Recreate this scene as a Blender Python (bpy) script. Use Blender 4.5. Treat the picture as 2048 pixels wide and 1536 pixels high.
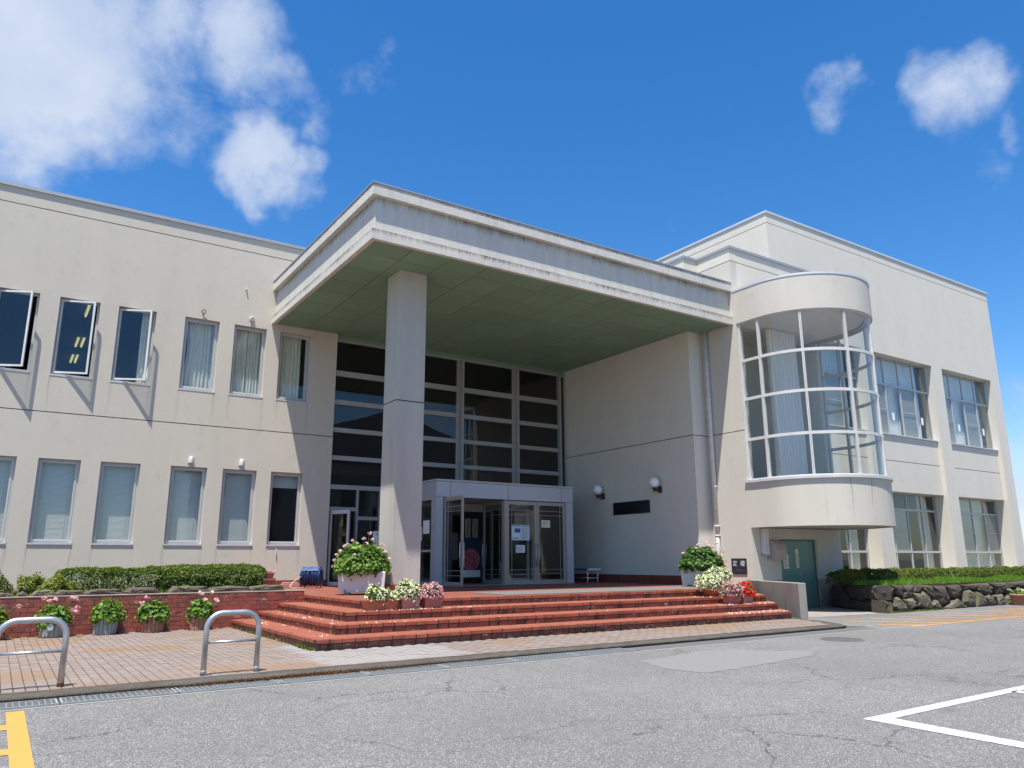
import bpy, bmesh, math, random
import numpy as np
from mathutils import Vector, Matrix, noise

for o in list(bpy.data.objects): bpy.data.objects.remove(o, do_unlink=True)
SC = bpy.context.scene
COL = SC.collection
RND = random.Random(7)
R = math.radians

# ------------------------------------------------------------------ camera
YAW, PITCH, ROLL = 0.58512, 0.22725, 0.00352
cam = bpy.data.cameras.new('camera')
cam.sensor_width = 36.0
cam.lens = 1524.6 / 2048 * 36.0
cam.clip_end = 5000
cam_o = bpy.data.objects.new('camera', cam)
COL.objects.link(cam_o)
f = Vector((math.sin(YAW) * math.cos(PITCH), math.cos(YAW) * math.cos(PITCH), math.sin(PITCH)))
r0 = Vector((math.cos(YAW), -math.sin(YAW), 0)); u0 = r0.cross(f)
rr = r0 * math.cos(ROLL) - u0 * math.sin(ROLL)
uu = r0 * math.sin(ROLL) + u0 * math.cos(ROLL)
m4 = Matrix((rr, uu, -f)).transposed().to_4x4(); m4.translation = (0, 0, 1.28)
cam_o.matrix_world = m4
SC.camera = cam_o

# ------------------------------------------------------------------ sun, sky, exposure
SUN_TRAVEL = Vector((0.258, 0.21, -1.0)).normalized()
to_sun = -SUN_TRAVEL
sun = bpy.data.lights.new('sun', 'SUN'); sun.energy = 4.7; sun.angle = R(0.53); sun.color = (1.0, 0.94, 0.86)
sun_o = bpy.data.objects.new('sun', sun); COL.objects.link(sun_o)
sun_o.rotation_euler = SUN_TRAVEL.to_track_quat('-Z', 'Y').to_euler()
sun_o.location = (-10, -10, 40)
SC.view_settings.view_transform = 'Standard'; SC.view_settings.look = 'None'
SC.view_settings.gamma = 1.0; SC.view_settings.use_curve_mapping = False
SC.view_settings.exposure = 0.95

world = bpy.data.worlds.new('World'); SC.world = world; world.use_nodes = True
wn = world.node_tree; wn.nodes.clear()
def wnode(t, **k):
    n = wn.nodes.new(t)
    for a, b in k.items(): setattr(n, a, b)
    return n
wout = wnode('ShaderNodeOutputWorld'); wbg = wnode('ShaderNodeBackground')
wsky = wnode('ShaderNodeTexSky'); wsky.sky_type = 'NISHITA'; wsky.sun_disc = False
wsky.sun_elevation = math.asin(to_sun.z); wsky.sun_rotation = math.atan2(to_sun.x, to_sun.y)
wsky.altitude = 50; wsky.air_density = 1.0; wsky.dust_density = 0.6; wsky.ozone_density = 3.0
whsv = wnode('ShaderNodeHueSaturation'); whsv.inputs['Hue'].default_value = .504; whsv.inputs['Saturation'].default_value = 1.36; whsv.inputs['Value'].default_value = 1.0
wn.links.new(wsky.outputs[0], whsv.inputs['Color'])
wtc = wnode('ShaderNodeTexCoord')
wnorm = wnode('ShaderNodeVectorMath', operation='NORMALIZE'); wn.links.new(wtc.outputs['Generated'], wnorm.inputs[0])
# fair-weather cumulus: each entry is a direction, an angular radius and a weight
CLOUDS = [((-0.075, 0.835, 0.545), .15, 1.5), ((0.0, 0.845, 0.535), .115, 1.35), ((0.055, 0.845, 0.535), .075, .95), ((0.085, 0.86, 0.505), .06, .9), ((0.115, 0.865, 0.49), .045, .75),
          ((.1578, .7918, .5901), .06, 1.1), ((.1844, .8018, .5684), .05, 1.0), ((.2131, .814, .5404), .04, .72), ((.125, .83, .545), .05, .55), ((.17, .835, .52), .04, .5),
          ((.1976, .8645, .4621), .047, 1.2), ((.235, .857, .457), .040, .95), ((.165, .872, .465), .03, .75), ((.0698, .8835, .4632), .030, .7), ((.0903, .8819, .4627), .026, .7),
          ((-.0141, .8967, .4424), .022, .55), ((.0154, .9013, .433), .018, .5), ((.3006, .7707, .5618), .032, .36),
          ((.7323, .4414, .5185), .026, .66), ((.8049, .341, .4857), .044, .72), ((.7818, .3576, .5109), .026, .60), ((.8108, .312, .4953), .032, .74), ((.8099, .3567, .4657), .022, .60),
          ((.8426, .3429, .4153), .022, .46), ((.8448, .3058, .4392), .018, .55), ((.9193, .3896, .0563), .09, .8), ((.95, .30, .09), .1, .7),
          ((-.5, .7, .45), .16, .9), ((-.8, .2, .5), .2, .9), ((-.6, -.6, .5), .22, .8), ((.1, -.85, .45), .2, .9), ((.6, -.6, .45), .18, .8), ((.35, -.8, .25), .14, .7),
          ((.9, -.3, .35), .16, .8), ((-.9, -.3, .3), .14, .7), ((.2, .3, .93), .08, .5), ((-.2, -.9, .3), .12, .7), ((-.4, .88, .2), .1, .7)]
wwn = wnode('ShaderNodeTexNoise'); wwn.inputs['Scale'].default_value = 13.0; wwn.inputs['Detail'].default_value = 3; wwn.inputs['Roughness'].default_value = .5
wn.links.new(wnorm.outputs[0], wwn.inputs['Vector'])
wwa = wnode('ShaderNodeVectorMath', operation='MULTIPLY_ADD'); wwa.inputs[1].default_value = (.13, .13, .13); wwa.inputs[2].default_value = (-.065, -.065, -.065)
wn.links.new(wwn.outputs['Color'], wwa.inputs[0])
wwb = wnode('ShaderNodeVectorMath', operation='ADD'); wn.links.new(wnorm.outputs[0], wwb.inputs[0]); wn.links.new(wwa.outputs[0], wwb.inputs[1])
wwarp = wnode('ShaderNodeVectorMath', operation='NORMALIZE'); wn.links.new(wwb.outputs[0], wwarp.inputs[0])
acc = None
for d, rad, wgt in CLOUDS:
    dn = Vector(d).normalized()
    dt = wnode('ShaderNodeVectorMath', operation='DOT_PRODUCT'); dt.inputs[1].default_value = dn
    wn.links.new(wwarp.outputs[0], dt.inputs[0])
    mr = wnode('ShaderNodeMapRange'); mr.inputs[1].default_value = math.cos(rad * 1.55); mr.inputs[2].default_value = 1.0
    mr.inputs[3].default_value = 0.0; mr.inputs[4].default_value = wgt
    wn.links.new(dt.outputs['Value'], mr.inputs[0])
    if acc is None: acc = mr.outputs[0]
    else:
        mx = wnode('ShaderNodeMath', operation='MAXIMUM')
        wn.links.new(acc, mx.inputs[0]); wn.links.new(mr.outputs[0], mx.inputs[1]); acc = mx.outputs[0]
wno = wnode('ShaderNodeTexNoise'); wno.inputs['Scale'].default_value = 9.0; wno.inputs['Detail'].default_value = 9; wno.inputs['Roughness'].default_value = 0.64; wno.inputs['Distortion'].default_value = 0.12
wn.links.new(wnorm.outputs[0], wno.inputs['Vector'])
wm1 = wnode('ShaderNodeMath', operation='MULTIPLY_ADD'); wm1.inputs[1].default_value = 3.2; wm1.inputs[2].default_value = -2.12
wn.links.new(wno.outputs[0], wm1.inputs[0])
wm2 = wnode('ShaderNodeMath', operation='MULTIPLY_ADD'); wm2.inputs[1].default_value = 1.75
wn.links.new(acc, wm2.inputs[0]); wn.links.new(wm1.outputs[0], wm2.inputs[2])
wmr = wnode('ShaderNodeMapRange'); wmr.interpolation_type = 'SMOOTHSTEP'
wmr.inputs[1].default_value = 0.0; wmr.inputs[2].default_value = 1.75; wmr.inputs[3].default_value = 0; wmr.inputs[4].default_value = 0.93
wn.links.new(wm2.outputs[0], wmr.inputs[0])
wno2 = wnode('ShaderNodeTexNoise'); wno2.inputs['Scale'].default_value = 7.0; wno2.inputs['Detail'].default_value = 6
wn.links.new(wnorm.outputs[0], wno2.inputs['Vector'])
wcr = wnode('ShaderNodeValToRGB'); wcr.color_ramp.elements[0].position = .3; wcr.color_ramp.elements[0].color = (2.7, 3.3, 4.4, 1)
wcr.color_ramp.elements[1].position = .7; wcr.color_ramp.elements[1].color = (3.9, 4.25, 4.9, 1)
wn.links.new(wno2.outputs[0], wcr.inputs[0])
wmix = wnode('ShaderNodeMixRGB'); wn.links.new(wmr.outputs[0], wmix.inputs[0]); wn.links.new(whsv.outputs[0], wmix.inputs[1]); wn.links.new(wcr.outputs[0], wmix.inputs[2])
wn.links.new(wmix.outputs[0], wbg.inputs[0]); wbg.inputs[1].default_value = 0.10
wn.links.new(wbg.outputs[0], wout.inputs[0])

# ------------------------------------------------------------------ helpers: materials
MATS = {}
class NB:
    """tiny node builder"""
    def __init__(s, name):
        s.m = bpy.data.materials.new(name); s.m.use_nodes = True
        s.t = s.m.node_tree; s.t.nodes.clear()
        s.out = s.n('ShaderNodeOutputMaterial'); s.b = s.n('ShaderNodeBsdfPrincipled')
        s.t.links.new(s.b.outputs[0], s.out.inputs[0]); MATS[name] = s.m
        s._pos = None
    def n(s, t, **k):
        x = s.t.nodes.new(t)
        for a, b in k.items(): setattr(x, a, b)
        return x
    def l(s, a, b): s.t.links.new(a, b)
    def pos(s):
        if s._pos is None: s._pos = s.n('ShaderNodeNewGeometry').outputs['Position']
        return s._pos
    def mapped(s, scale=(1, 1, 1), rot=(0, 0, 0), src=None):
        mp = s.n('ShaderNodeMapping'); mp.inputs['Scale'].default_value = scale; mp.inputs['Rotation'].default_value = rot
        s.l(src or s.pos(), mp.inputs[0]); return mp.outputs[0]
    def noise(s, scale, detail=4, rough=.5, vec=None, dist=0):
        x = s.n('ShaderNodeTexNoise'); x.inputs['Scale'].default_value = scale; x.inputs['Detail'].default_value = detail
        x.inputs['Roughness'].default_value = rough; x.inputs['Distortion'].default_value = dist
        s.l(vec or s.pos(), x.inputs['Vector']); return x.outputs[0]
    def ramp(s, src, stops, interp='LINEAR'):
        x = s.n('ShaderNodeValToRGB'); cr = x.color_ramp; cr.interpolation = interp
        while len(cr.elements) < len(stops): cr.elements.new(0.5)
        for e, (p, c) in zip(cr.elements, stops):
            e.position = p; e.color = (c, c, c, 1) if not isinstance(c, tuple) else (*c, 1)
        s.l(src, x.inputs[0]); return x.outputs[0]
    def mix(s, fac, a, b, mode='MIX'):
        x = s.n('ShaderNodeMixRGB', blend_type=mode)
        for i, v in zip((0, 1, 2), (fac, a, b)):
            if isinstance(v, (int, float)): x.inputs[i].default_value = v if i == 0 else (v, v, v, 1)
            elif isinstance(v, tuple): x.inputs[i].default_value = (*v, 1)
            else: s.l(v, x.inputs[i])
        return x.outputs[0]
    def math(s, op, a, b=None, c=None):
        x = s.n('ShaderNodeMath', operation=op)
        for i, v in enumerate((a, b, c)):
            if v is None: continue
            if isinstance(v, (int, float)): x.inputs[i].default_value = v
            else: s.l(v, x.inputs[i])
        return x.outputs[0]
    def sep(s, src=None):
        x = s.n('ShaderNodeSeparateXYZ'); s.l(src or s.pos(), x.inputs[0]); return x.outputs
    def color(s, c):
        if isinstance(c, tuple): s.b.inputs['Base Color'].default_value = (*c, 1)
        else: s.l(c, s.b.inputs['Base Color'])
    def rough(s, v):
        if isinstance(v, (int, float)): s.b.inputs['Roughness'].default_value = v
        else: s.l(v, s.b.inputs['Roughness'])
    def bump(s, h, strength=.3, dist=.01):
        x = s.n('ShaderNodeBump'); x.inputs['Strength'].default_value = strength; x.inputs['Distance'].default_value = dist
        s.l(h, x.inputs['Height']); s.l(x.outputs[0], s.b.inputs['Normal'])
    def rand(s): return s.n('ShaderNodeObjectInfo').outputs['Random']

def simple(name, c, rough=.6, var=.12, scale=6, bump=.0, bscale=60, metallic=0, spec=None):
    k = NB(name)
    nz = k.noise(scale, 5, .6)
    lo = tuple(v * (1 - var) for v in c); hi = tuple(min(1, v * (1 + var)) for v in c)
    k.color(k.mix(nz, lo, hi)); k.rough(rough); k.b.inputs['Metallic'].default_value = metallic
    if spec is not None: k.b.inputs['Specular IOR Level'].default_value = spec
    if bump: k.bump(k.noise(bscale, 4, .6), bump, .01)
    return k.m

def stucco(name, c1, c2, drips=None, dripz=(0, 1), bumpd=.006, stain=.22, tintx=None):
    """sprayed render: blotches, faint vertical rain streaks, optional drip marks under sill ends"""
    k = NB(name)
    base = k.mix(k.noise(.55, 5, .6), c1, c2)
    st = k.noise(1.0, 6, .62, k.mapped((1.5, 1.5, .22)))
    base = k.mix(k.ramp(st, [(.45, 0.0), (.8, stain)]), base, tuple(v * .72 for v in c1))
    spots = k.noise(3.2, 6, .7)
    base = k.mix(k.ramp(spots, [(.56, 0.0), (.78, .30)]), base, tuple(v * .62 for v in c1))
    grain = k.noise(38, 3, .6)
    base = k.mix(k.ramp(grain, [(.3, .10), (.6, 0.0)]), base, tuple(v * .6 for v in c1))
    if drips:
        x0, x1 = min(drips) - .5, max(drips) + .5
        sx = k.sep()
        wob = k.math('MULTIPLY', k.math('SUBTRACT', k.noise(2.2, 3, .5), .5), .10)
        t = k.math('DIVIDE', k.math('SUBTRACT', k.math('ADD', sx[0], wob), x0), x1 - x0)
        masks = []
        ds = sorted(drips)
        for ch in range(0, len(ds), 9):
            stops = []
            for x in ds[ch:ch + 9]:
                c = (x - x0) / (x1 - x0); w = .030 / (x1 - x0)
                stops += [(c - w, 0.0), (c, 1.0), (c + w * 1.2, 0.0)]
            masks.append(k.ramp(t, stops))
        mk = masks[0]
        for q in masks[1:]: mk = k.mix(1.0, mk, q, 'ADD')
        zr = k.n('ShaderNodeMapRange'); zr.inputs[1].default_value = dripz[0]; zr.inputs[2].default_value = dripz[1]
        k.l(sx[2], zr.inputs[0])
        below = k.math('LESS_THAN', sx[2], dripz[1])
        fade = k.math('MULTIPLY', k.math('MULTIPLY', zr.outputs[0], below), .62)
        fade = k.math('MULTIPLY', fade, k.ramp(k.noise(1.3, 2), [(.35, .25), (.6, 1.0)]))
        base = k.mix(k.math('MULTIPLY', mk, fade), base, (.19, .17, .14))
    k.color(base); k.rough(.9); k.b.inputs['Specular IOR Level'].default_value = .25
    h = k.mix(.45, k.noise(55, 4, .65), k.noise(9, 4, .6))
    k.bump(h, .55, bumpd)
    return k.m

def leafmat(name, a, b, trans=.3, rough=.5):
    k = NB(name)
    at = k.n('ShaderNodeAttribute'); at.attribute_name = 'tint'
    c = k.mix(at.outputs['Fac'], a, b)
    k.color(c); k.rough(rough); k.b.inputs['Specular IOR Level'].default_value = .35
    tr = k.n('ShaderNodeBsdfTranslucent'); k.l(k.mix(1.0, c, (.9, 1.0, .35), 'MULTIPLY'), tr.inputs[0])
    ms = k.n('ShaderNodeMixShader'); ms.inputs[0].default_value = trans
    k.l(k.b.outputs[0], ms.inputs[1]); k.l(tr.outputs[0], ms.inputs[2]); k.l(ms.outputs[0], k.out.inputs[0])
    return k.m

def glassmat(name, tint=(.86, .9, .9), refl=1.0, ior=1.5):
    k = NB(name); k.t.nodes.remove(k.b)
    tr = k.n('ShaderNodeBsdfTransparent'); tr.inputs[0].default_value = (*tint, 1)
    gl = k.n('ShaderNodeBsdfGlossy'); gl.inputs['Roughness'].default_value = .012; gl.inputs[0].default_value = (.95, .97, 1, 1)
    ge = k.n('ShaderNodeNewGeometry'); dp = k.n('ShaderNodeVectorMath', operation='DOT_PRODUCT')
    k.l(ge.outputs['Normal'], dp.inputs[0]); k.l(ge.outputs['Incoming'], dp.inputs[1])
    co = k.math('SUBTRACT', 1.0, k.math('ABSOLUTE', dp.outputs['Value']))
    fa = k.math('MULTIPLY_ADD', k.math('POWER', co, 5.0), .96, .045)
    fa = k.math('MINIMUM', k.math('MULTIPLY', fa, refl), 1.0)
    nb = k.n('ShaderNodeBump'); nb.inputs['Strength'].default_value = .035; nb.inputs['Distance'].default_value = .02
    k.l(k.noise(1.6, 2), nb.inputs['Height']); k.l(nb.outputs[0], gl.inputs['Normal'])
    ms = k.n('ShaderNodeMixShader'); k.l(fa, ms.inputs[0]); k.l(tr.outputs[0], ms.inputs[1]); k.l(gl.outputs[0], ms.inputs[2])
    k.l(ms.outputs[0], k.out.inputs[0])
    return k.m

def emat(name, c, s):
    k = NB(name); k.color((.8, .8, .7)); k.b.inputs['Emission Color'].default_value = (*c, 1); k.b.inputs['Emission Strength'].default_value = s
    return k.m

# ------------------------------------------------------------------ helpers: geometry
class MB:
    def __init__(s): s.v = []; s.f = []; s.sm = []
    def quad(s, a, b, c, d, smooth=False):
        i = len(s.v); s.v += [tuple(a), tuple(b), tuple(c), tuple(d)]; s.f.append((i, i + 1, i + 2, i + 3)); s.sm.append(smooth); return s
    def box(s, x0, x1, y0, y1, z0, z1):
        i = len(s.v)
        s.v += [(x0, y0, z0), (x1, y0, z0), (x1, y1, z0), (x0, y1, z0), (x0, y0, z1), (x1, y0, z1), (x1, y1, z1), (x0, y1, z1)]
        for q in ((0, 3, 2, 1), (4, 5, 6, 7), (0, 1, 5, 4), (1, 2, 6, 5), (2, 3, 7, 6), (3, 0, 4, 7)):
            s.f.append(tuple(i + j for j in q)); s.sm.append(False)
        return s
    def obox(s, c, ax, ay, hx, hy, z0, z1, taper=1.0):
        """oriented box: centre (x,y), unit axes ax, ay in plan, half sizes; bottom scaled by taper"""
        i = len(s.v)
        for z, k in ((z0, taper), (z1, 1.0)):
            for sx, sy in ((-1, -1), (1, -1), (1, 1), (-1, 1)):
                s.v.append((c[0] + ax[0] * hx * sx * k + ay[0] * hy * sy * k, c[1] + ax[1] * hx * sx * k + ay[1] * hy * sy * k, z))
        for q in ((0, 3, 2, 1), (4, 5, 6, 7), (0, 1, 5, 4), (1, 2, 6, 5), (2, 3, 7, 6), (3, 0, 4, 7)):
            s.f.append(tuple(i + j for j in q)); s.sm.append(False)
        return s
    def prism(s, poly, z0, z1):
        i = len(s.v); n = len(poly)
        s.v += [(x, y, z0) for x, y in poly] + [(x, y, z1) for x, y in poly]
        s.f.append(tuple(i + n - 1 - j for j in range(n))); s.f.append(tuple(i + n + j for j in range(n))); s.sm += [False, False]
        for j in range(n):
            k = (j + 1) % n; s.f.append((i + j, i + k, i + n + k, i + n + j)); s.sm.append(False)
        return s
    def tube(s, pts, r, n=10, smooth=True, caps=True):
        pts = [Vector(p) for p in pts]; rs = r if isinstance(r, (list, tuple)) else [r] * len(pts)
        base = len(s.v); prev = None
        for k, p in enumerate(pts):
            t = (pts[min(k + 1, len(pts) - 1)] - pts[max(k - 1, 0)]).normalized()
            if prev is None: a = Vector((0, 0, 1)) if abs(t.z) < .9 else Vector((1, 0, 0)); e = t.cross(a).normalized()
            else: e = (prev - t * prev.dot(t)).normalized()
            prev = e; g = t.cross(e)
            for j in range(n):
                an = 2 * math.pi * j / n; q = p + (e * math.cos(an) + g * math.sin(an)) * rs[k]; s.v.append(tuple(q))
        for k in range(len(pts) - 1):
            for j in range(n):
                j2 = (j + 1) % n
                s.f.append((base + k * n + j, base + k * n + j2, base + (k + 1) * n + j2, base + (k + 1) * n + j)); s.sm.append(smooth)
        if caps:
            s.f.append(tuple(base + n - 1 - j for j in range(n))); s.f.append(tuple(base + (len(pts) - 1) * n + j for j in range(n))); s.sm += [False, False]
        return s
    def lathe(s, c, prof, n=24, smooth=True, mod=None):
        base = len(s.v)
        for k, (r, z) in enumerate(prof):
            for j in range(n):
                a = 2 * math.pi * j / n; q = r * (mod(j, k) if mod else 1)
                s.v.append((c[0] + q * math.cos(a), c[1] + q * math.sin(a), c[2] + z))
        for k in range(len(prof) - 1):
            for j in range(n):
                j2 = (j + 1) % n; s.f.append((base + k * n + j, base + k * n + j2, base + (k + 1) * n + j2, base + (k + 1) * n + j)); s.sm.append(smooth)
        s.f.append(tuple(base + n - 1 - j for j in range(n))); s.f.append(tuple(base + (len(prof) - 1) * n + j for j in range(n))); s.sm += [False, False]
        return s
    def wall(s, mp, u0, u1, v0, v1, t, holes=()):
        """wall with rectangular openings: mp(u, depth, v) maps to space; reveals included"""
        us = sorted({u0, u1, *[h[0] for h in holes], *[h[1] for h in holes]}); us = [u for u in us if u0 <= u <= u1]
        vs = sorted({v0, v1, *[h[2] for h in holes], *[h[3] for h in holes]}); vs = [v for v in vs if v0 <= v <= v1]
        ins = lambda u, v: any(h[0] < u < h[1] and h[2] < v < h[3] for h in holes)
        nu, nv = len(us) - 1, len(vs) - 1
        solid = [[not ins((us[i] + us[i + 1]) / 2, (vs[j] + vs[j + 1]) / 2) for j in range(nv)] for i in range(nu)]
        for i in range(nu):
            for j in range(nv):
                if not solid[i][j]: continue
                a, b, c, d = us[i], us[i + 1], vs[j], vs[j + 1]
                s.quad(mp(a, 0, c), mp(b, 0, c), mp(b, 0, d), mp(a, 0, d)); s.quad(mp(a, t, c), mp(a, t, d), mp(b, t, d), mp(b, t, c))
                if i == 0 or not solid[i - 1][j]: s.quad(mp(a, 0, c), mp(a, 0, d), mp(a, t, d), mp(a, t, c))
                if i == nu - 1 or not solid[i + 1][j]: s.quad(mp(b, 0, c), mp(b, t, c), mp(b, t, d), mp(b, 0, d))
                if j == 0 or not solid[i][j - 1]: s.quad(mp(a, 0, c), mp(a, t, c), mp(b, t, c), mp(b, 0, c))
                if j == nv - 1 or not solid[i][j + 1]: s.quad(mp(a, 0, d), mp(b, 0, d), mp(b, t, d), mp(a, t, d))
        return s
    def mesh(s, name, org=(0, 0, 0), weld=True):
        me = bpy.data.meshes.new(name)
        me.from_pydata([(x - org[0], y - org[1], z - org[2]) for x, y, z in s.v], [], s.f)
        if any(s.sm): me.polygons.foreach_set('use_smooth', s.sm)
        if weld:
            bm = bmesh.new(); bm.from_mesh(me); bmesh.ops.remove_doubles(bm, verts=bm.verts, dist=1e-5); bmesh.ops.recalc_face_normals(bm, faces=bm.faces); bm.to_mesh(me); bm.free()
        return me
    def build(s, name, mat, parent=None, bevel=0, seg=2, weld=True, label=None, kind=None, org=None):
        if org is None:
            if parent is not None: org = tuple(parent['_org'])
            else:
                a = np.array(s.v); org = ((a[:, 0].min() + a[:, 0].max()) / 2, (a[:, 1].min() + a[:, 1].max()) / 2, a[:, 2].min())
        me = s.mesh(name, org, weld)
        if bevel:
            bm = bmesh.new(); bm.from_mesh(me)
            bmesh.ops.bevel(bm, geom=[e for e in bm.edges if e.is_manifold and e.calc_face_angle(0) > .5], offset=bevel, segments=seg, profile=.5, affect='EDGES', clamp_overlap=True)
            bm.to_mesh(me); bm.free()
        return link(name, me, mat, parent, org, label, kind)

def link(name, me, mat, parent=None, org=(0, 0, 0), label=None, kind=None):
    if mat is not None:
        m = MATS[mat] if isinstance(mat, str) else mat
        if not me.materials: me.materials.append(m)
    o = bpy.data.objects.new(name, me); COL.objects.link(o); o['_org'] = org
    if parent is not None:
        o.parent = parent; po = parent['_org']; o.location = (org[0] - po[0], org[1] - po[1], org[2] - po[2])
    else: o.location = org
    if label: o['label'] = label
    if kind: o['kind'] = kind
    return o

def thing(name, loc, label, cat, group=None):
    o = bpy.data.objects.new(name, None); o.empty_display_size = .2; COL.objects.link(o); o.location = loc; o['_org'] = tuple(loc)
    o['label'] = label; o['category'] = cat
    if group: o['group'] = group
    return o
def tag(o, label, cat, group=None):
    o['label'] = label; o['category'] = cat
    if group: o['group'] = group
    return o
def struct(o): o['kind'] = 'structure'; return o
YW = lambda y: (lambda u, d, v: (u, y + d, v))
XW = lambda x: (lambda u, d, v: (x + d, u, v))

def leaf_arrays(P, N, size, aspect=.62, rng=None, droop=.0, kinds=None):
    """one folded leaf (4 corners, 2 triangles) per point; returns verts, tris"""
    n = len(P); rng = rng or np.random.default_rng(1)
    N = N / (np.linalg.norm(N, axis=1, keepdims=True) + 1e-9)
    A = rng.normal(size=(n, 3)); A -= N * (A * N).sum(1, keepdims=True); A /= (np.linalg.norm(A, axis=1, keepdims=True) + 1e-9)
    A[:, 2] -= droop; A /= np.linalg.norm(A, axis=1, keepdims=True)
    B = np.cross(N, A); B /= (np.linalg.norm(B, axis=1, keepdims=True) + 1e-9)
    S = np.asarray(size).reshape(-1, 1) * np.ones((n, 1))
    base = P - A * S * .5; tip = P + A * S * .5 - N * S * .1
    le = P + B * S * aspect * .5 + N * S * .12; ri = P - B * S * aspect * .5 + N * S * .12
    V = np.stack([base, le, tip, ri], 1).reshape(-1, 3)
    i = np.arange(n) * 4
    F = np.concatenate([np.stack([i, i + 1, i + 2], 1), np.stack([i, i + 2, i + 3], 1)])
    return V, F
def round_arrays(P, N, size, k=6, cup=.12, rng=None):
    """round leaf or petal: fan of k triangles"""
    n = len(P); rng = rng or np.random.default_rng(2)
    N = N / (np.linalg.norm(N, axis=1, keepdims=True) + 1e-9)
    A = rng.normal(size=(n, 3)); A -= N * (A * N).sum(1, keepdims=True); A /= (np.linalg.norm(A, axis=1, keepdims=True) + 1e-9)
    B = np.cross(N, A); S = np.asarray(size).reshape(-1, 1) * np.ones((n, 1)) * .5
    V = [P - N * S * cup * 1.5]
    for j in range(k):
        a = 2 * math.pi * j / k; q = 1 if j % 2 == 0 else .86
        V.append(P + (A * math.cos(a) + B * math.sin(a)) * S * q + N * S * rng.uniform(-cup, cup, (n, 1)))
    V = np.stack(V, 1).reshape(-1, 3); i = np.arange(n) * (k + 1)
    F = np.concatenate([np.stack([i, i + 1 + j, i + 1 + (j + 1) % k], 1) for j in range(k)])
    return V, F
def tri_object(name, V, F, mat, parent=None, per=4, rng=None, kind=None, tint=None, smooth=False, org=None):
    if org is None: org = tuple(parent['_org']) if parent is not None else (float(V[:, 0].mean()), float(V[:, 1].mean()), float(V[:, 2].min()))
    me = bpy.data.meshes.new(name); V = V - np.array(org)
    me.vertices.add(len(V)); me.vertices.foreach_set('co', V.astype(np.float32).ravel())
    me.loops.add(len(F) * 3); me.loops.foreach_set('vertex_index', F.astype(np.int32).ravel())
    me.polygons.add(len(F)); me.polygons.foreach_set('loop_start', np.arange(0, len(F) * 3, 3, dtype=np.int32))
    me.update(calc_edges=True); me.validate()
    rng = rng or np.random.default_rng(3)
    at = me.attributes.new('tint', 'FLOAT', 'POINT')
    t = np.repeat(rng.uniform(0, 1, len(V) // per) if tint is None else tint, per).astype(np.float32)
    at.data.foreach_set('value', t[:len(V)])
    return link(name, me, mat, parent, org, None, kind)
# ------------------------------------------------------------------ materials
WX = [-.70, .14, .545, 1.385, 1.79, 2.64, 3.31, 4.155, 4.53, 5.375, 5.745, 6.585]   # window jambs of the office wing
stucco('render_wing', (.522, .485, .408), (.582, .542, .46), drips=WX, dripz=(.75, 1.69))
stucco('render_wing_upper', (.522, .485, .408), (.582, .542, .46), drips=WX, dripz=(4.55, 5.49))
stucco('render_hall', (.61, .582, .508), (.675, .645, .567), stain=.2)
stucco('render_bay', (.52, .497, .430), (.575, .55, .48), stain=.25, drips=[16.55, 17.05, 17.6, 18.3, 19.0], dripz=(2.0, 3.2))
stucco('render_column', (.42, .405, .352), (.50, .482, .425), bumpd=.012, stain=.7)

def canopy_mat(name, ztops):
    k = NB(name)
    base = k.mix(k.noise(.7, 5, .6), (.55, .525, .465), (.64, .615, .55))
    st = k.noise(1, 6, .6, k.mapped((5, 5, .5)))
    base = k.mix(k.ramp(st, [(.42, 0.0), (.75, .4)]), base, (.36, .35, .33))
    sx = k.sep()
    for zt, ln in ztops:
        zz = k.math('ADD', sx[2], k.math('MULTIPLY', k.math('SUBTRACT', k.noise(1, 5, .7, k.mapped((14, 14, 2.5))), .55), ln * 2.3))
        mr = k.n('ShaderNodeMapRange'); mr.inputs[1].default_value = zt - ln; mr.inputs[2].default_value = zt; k.l(zz, mr.inputs[0])
        pat = k.ramp(k.noise(.9, 4, .6), [(.34, .3), (.56, 1.0)])
        base = k.mix(k.math('MULTIPLY', k.math('MULTIPLY', mr.outputs[0], pat), .9), base, (.085, .08, .07))
    k.color(base); k.rough(.92); k.b.inputs['Specular IOR Level'].default_value = .2
    k.bump(k.mix(.3, k.noise(42, 4, .65), k.noise(10, 4)), .7, .012)
canopy_mat('canopy_band_low', [(7.765, .13)])
canopy_mat('canopy_fascia', [(8.52, .22)])
canopy_mat('canopy_band_top', [(8.76, .12)])
simple('cap_metal', (.42, .42, .42), .45, .1, 4, metallic=.5)
simple('cap_metal_light', (.62, .63, .64), .45, .1, 4, metallic=.3)
simple('joint_sealant', (.06, .055, .05), .8)
k = NB('soffit_green')
c = k.mix(k.noise(.8, 5, .6), (.165, .285, .185), (.215, .345, .235))
c = k.mix(k.ramp(k.noise(5, 5, .7), [(.6, 0.0), (.8, .35)]), c, (.11, .115, .07))
c = k.mix(k.math('MULTIPLY', k.rand(), .22), c, (.12, .14, .09))
k.color(c); k.rough(.62); k.bump(k.noise(30, 3), .15, .004)
simple('dark_gap', (.022, .019, .016), .9)
k = NB('aluminium'); c = k.mix(k.noise(3, 4), (.43, .425, .42), (.53, .525, .52)); k.color(c); k.rough(.42); k.b.inputs['Metallic'].default_value = .15
k = NB('aluminium_shaded'); c = k.mix(k.noise(3, 4), (.30, .30, .295), (.38, .38, .37)); k.color(c); k.rough(.45); k.b.inputs['Metallic'].default_value = .15  # darker copy of aluminium; porch shade put into the entrance frames' colour
k = NB('aluminium_bronze'); c = k.mix(k.noise(3, 4), (.36, .335, .30), (.44, .415, .375)); k.color(c); k.rough(.4); k.b.inputs['Metallic'].default_value = .4
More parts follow.
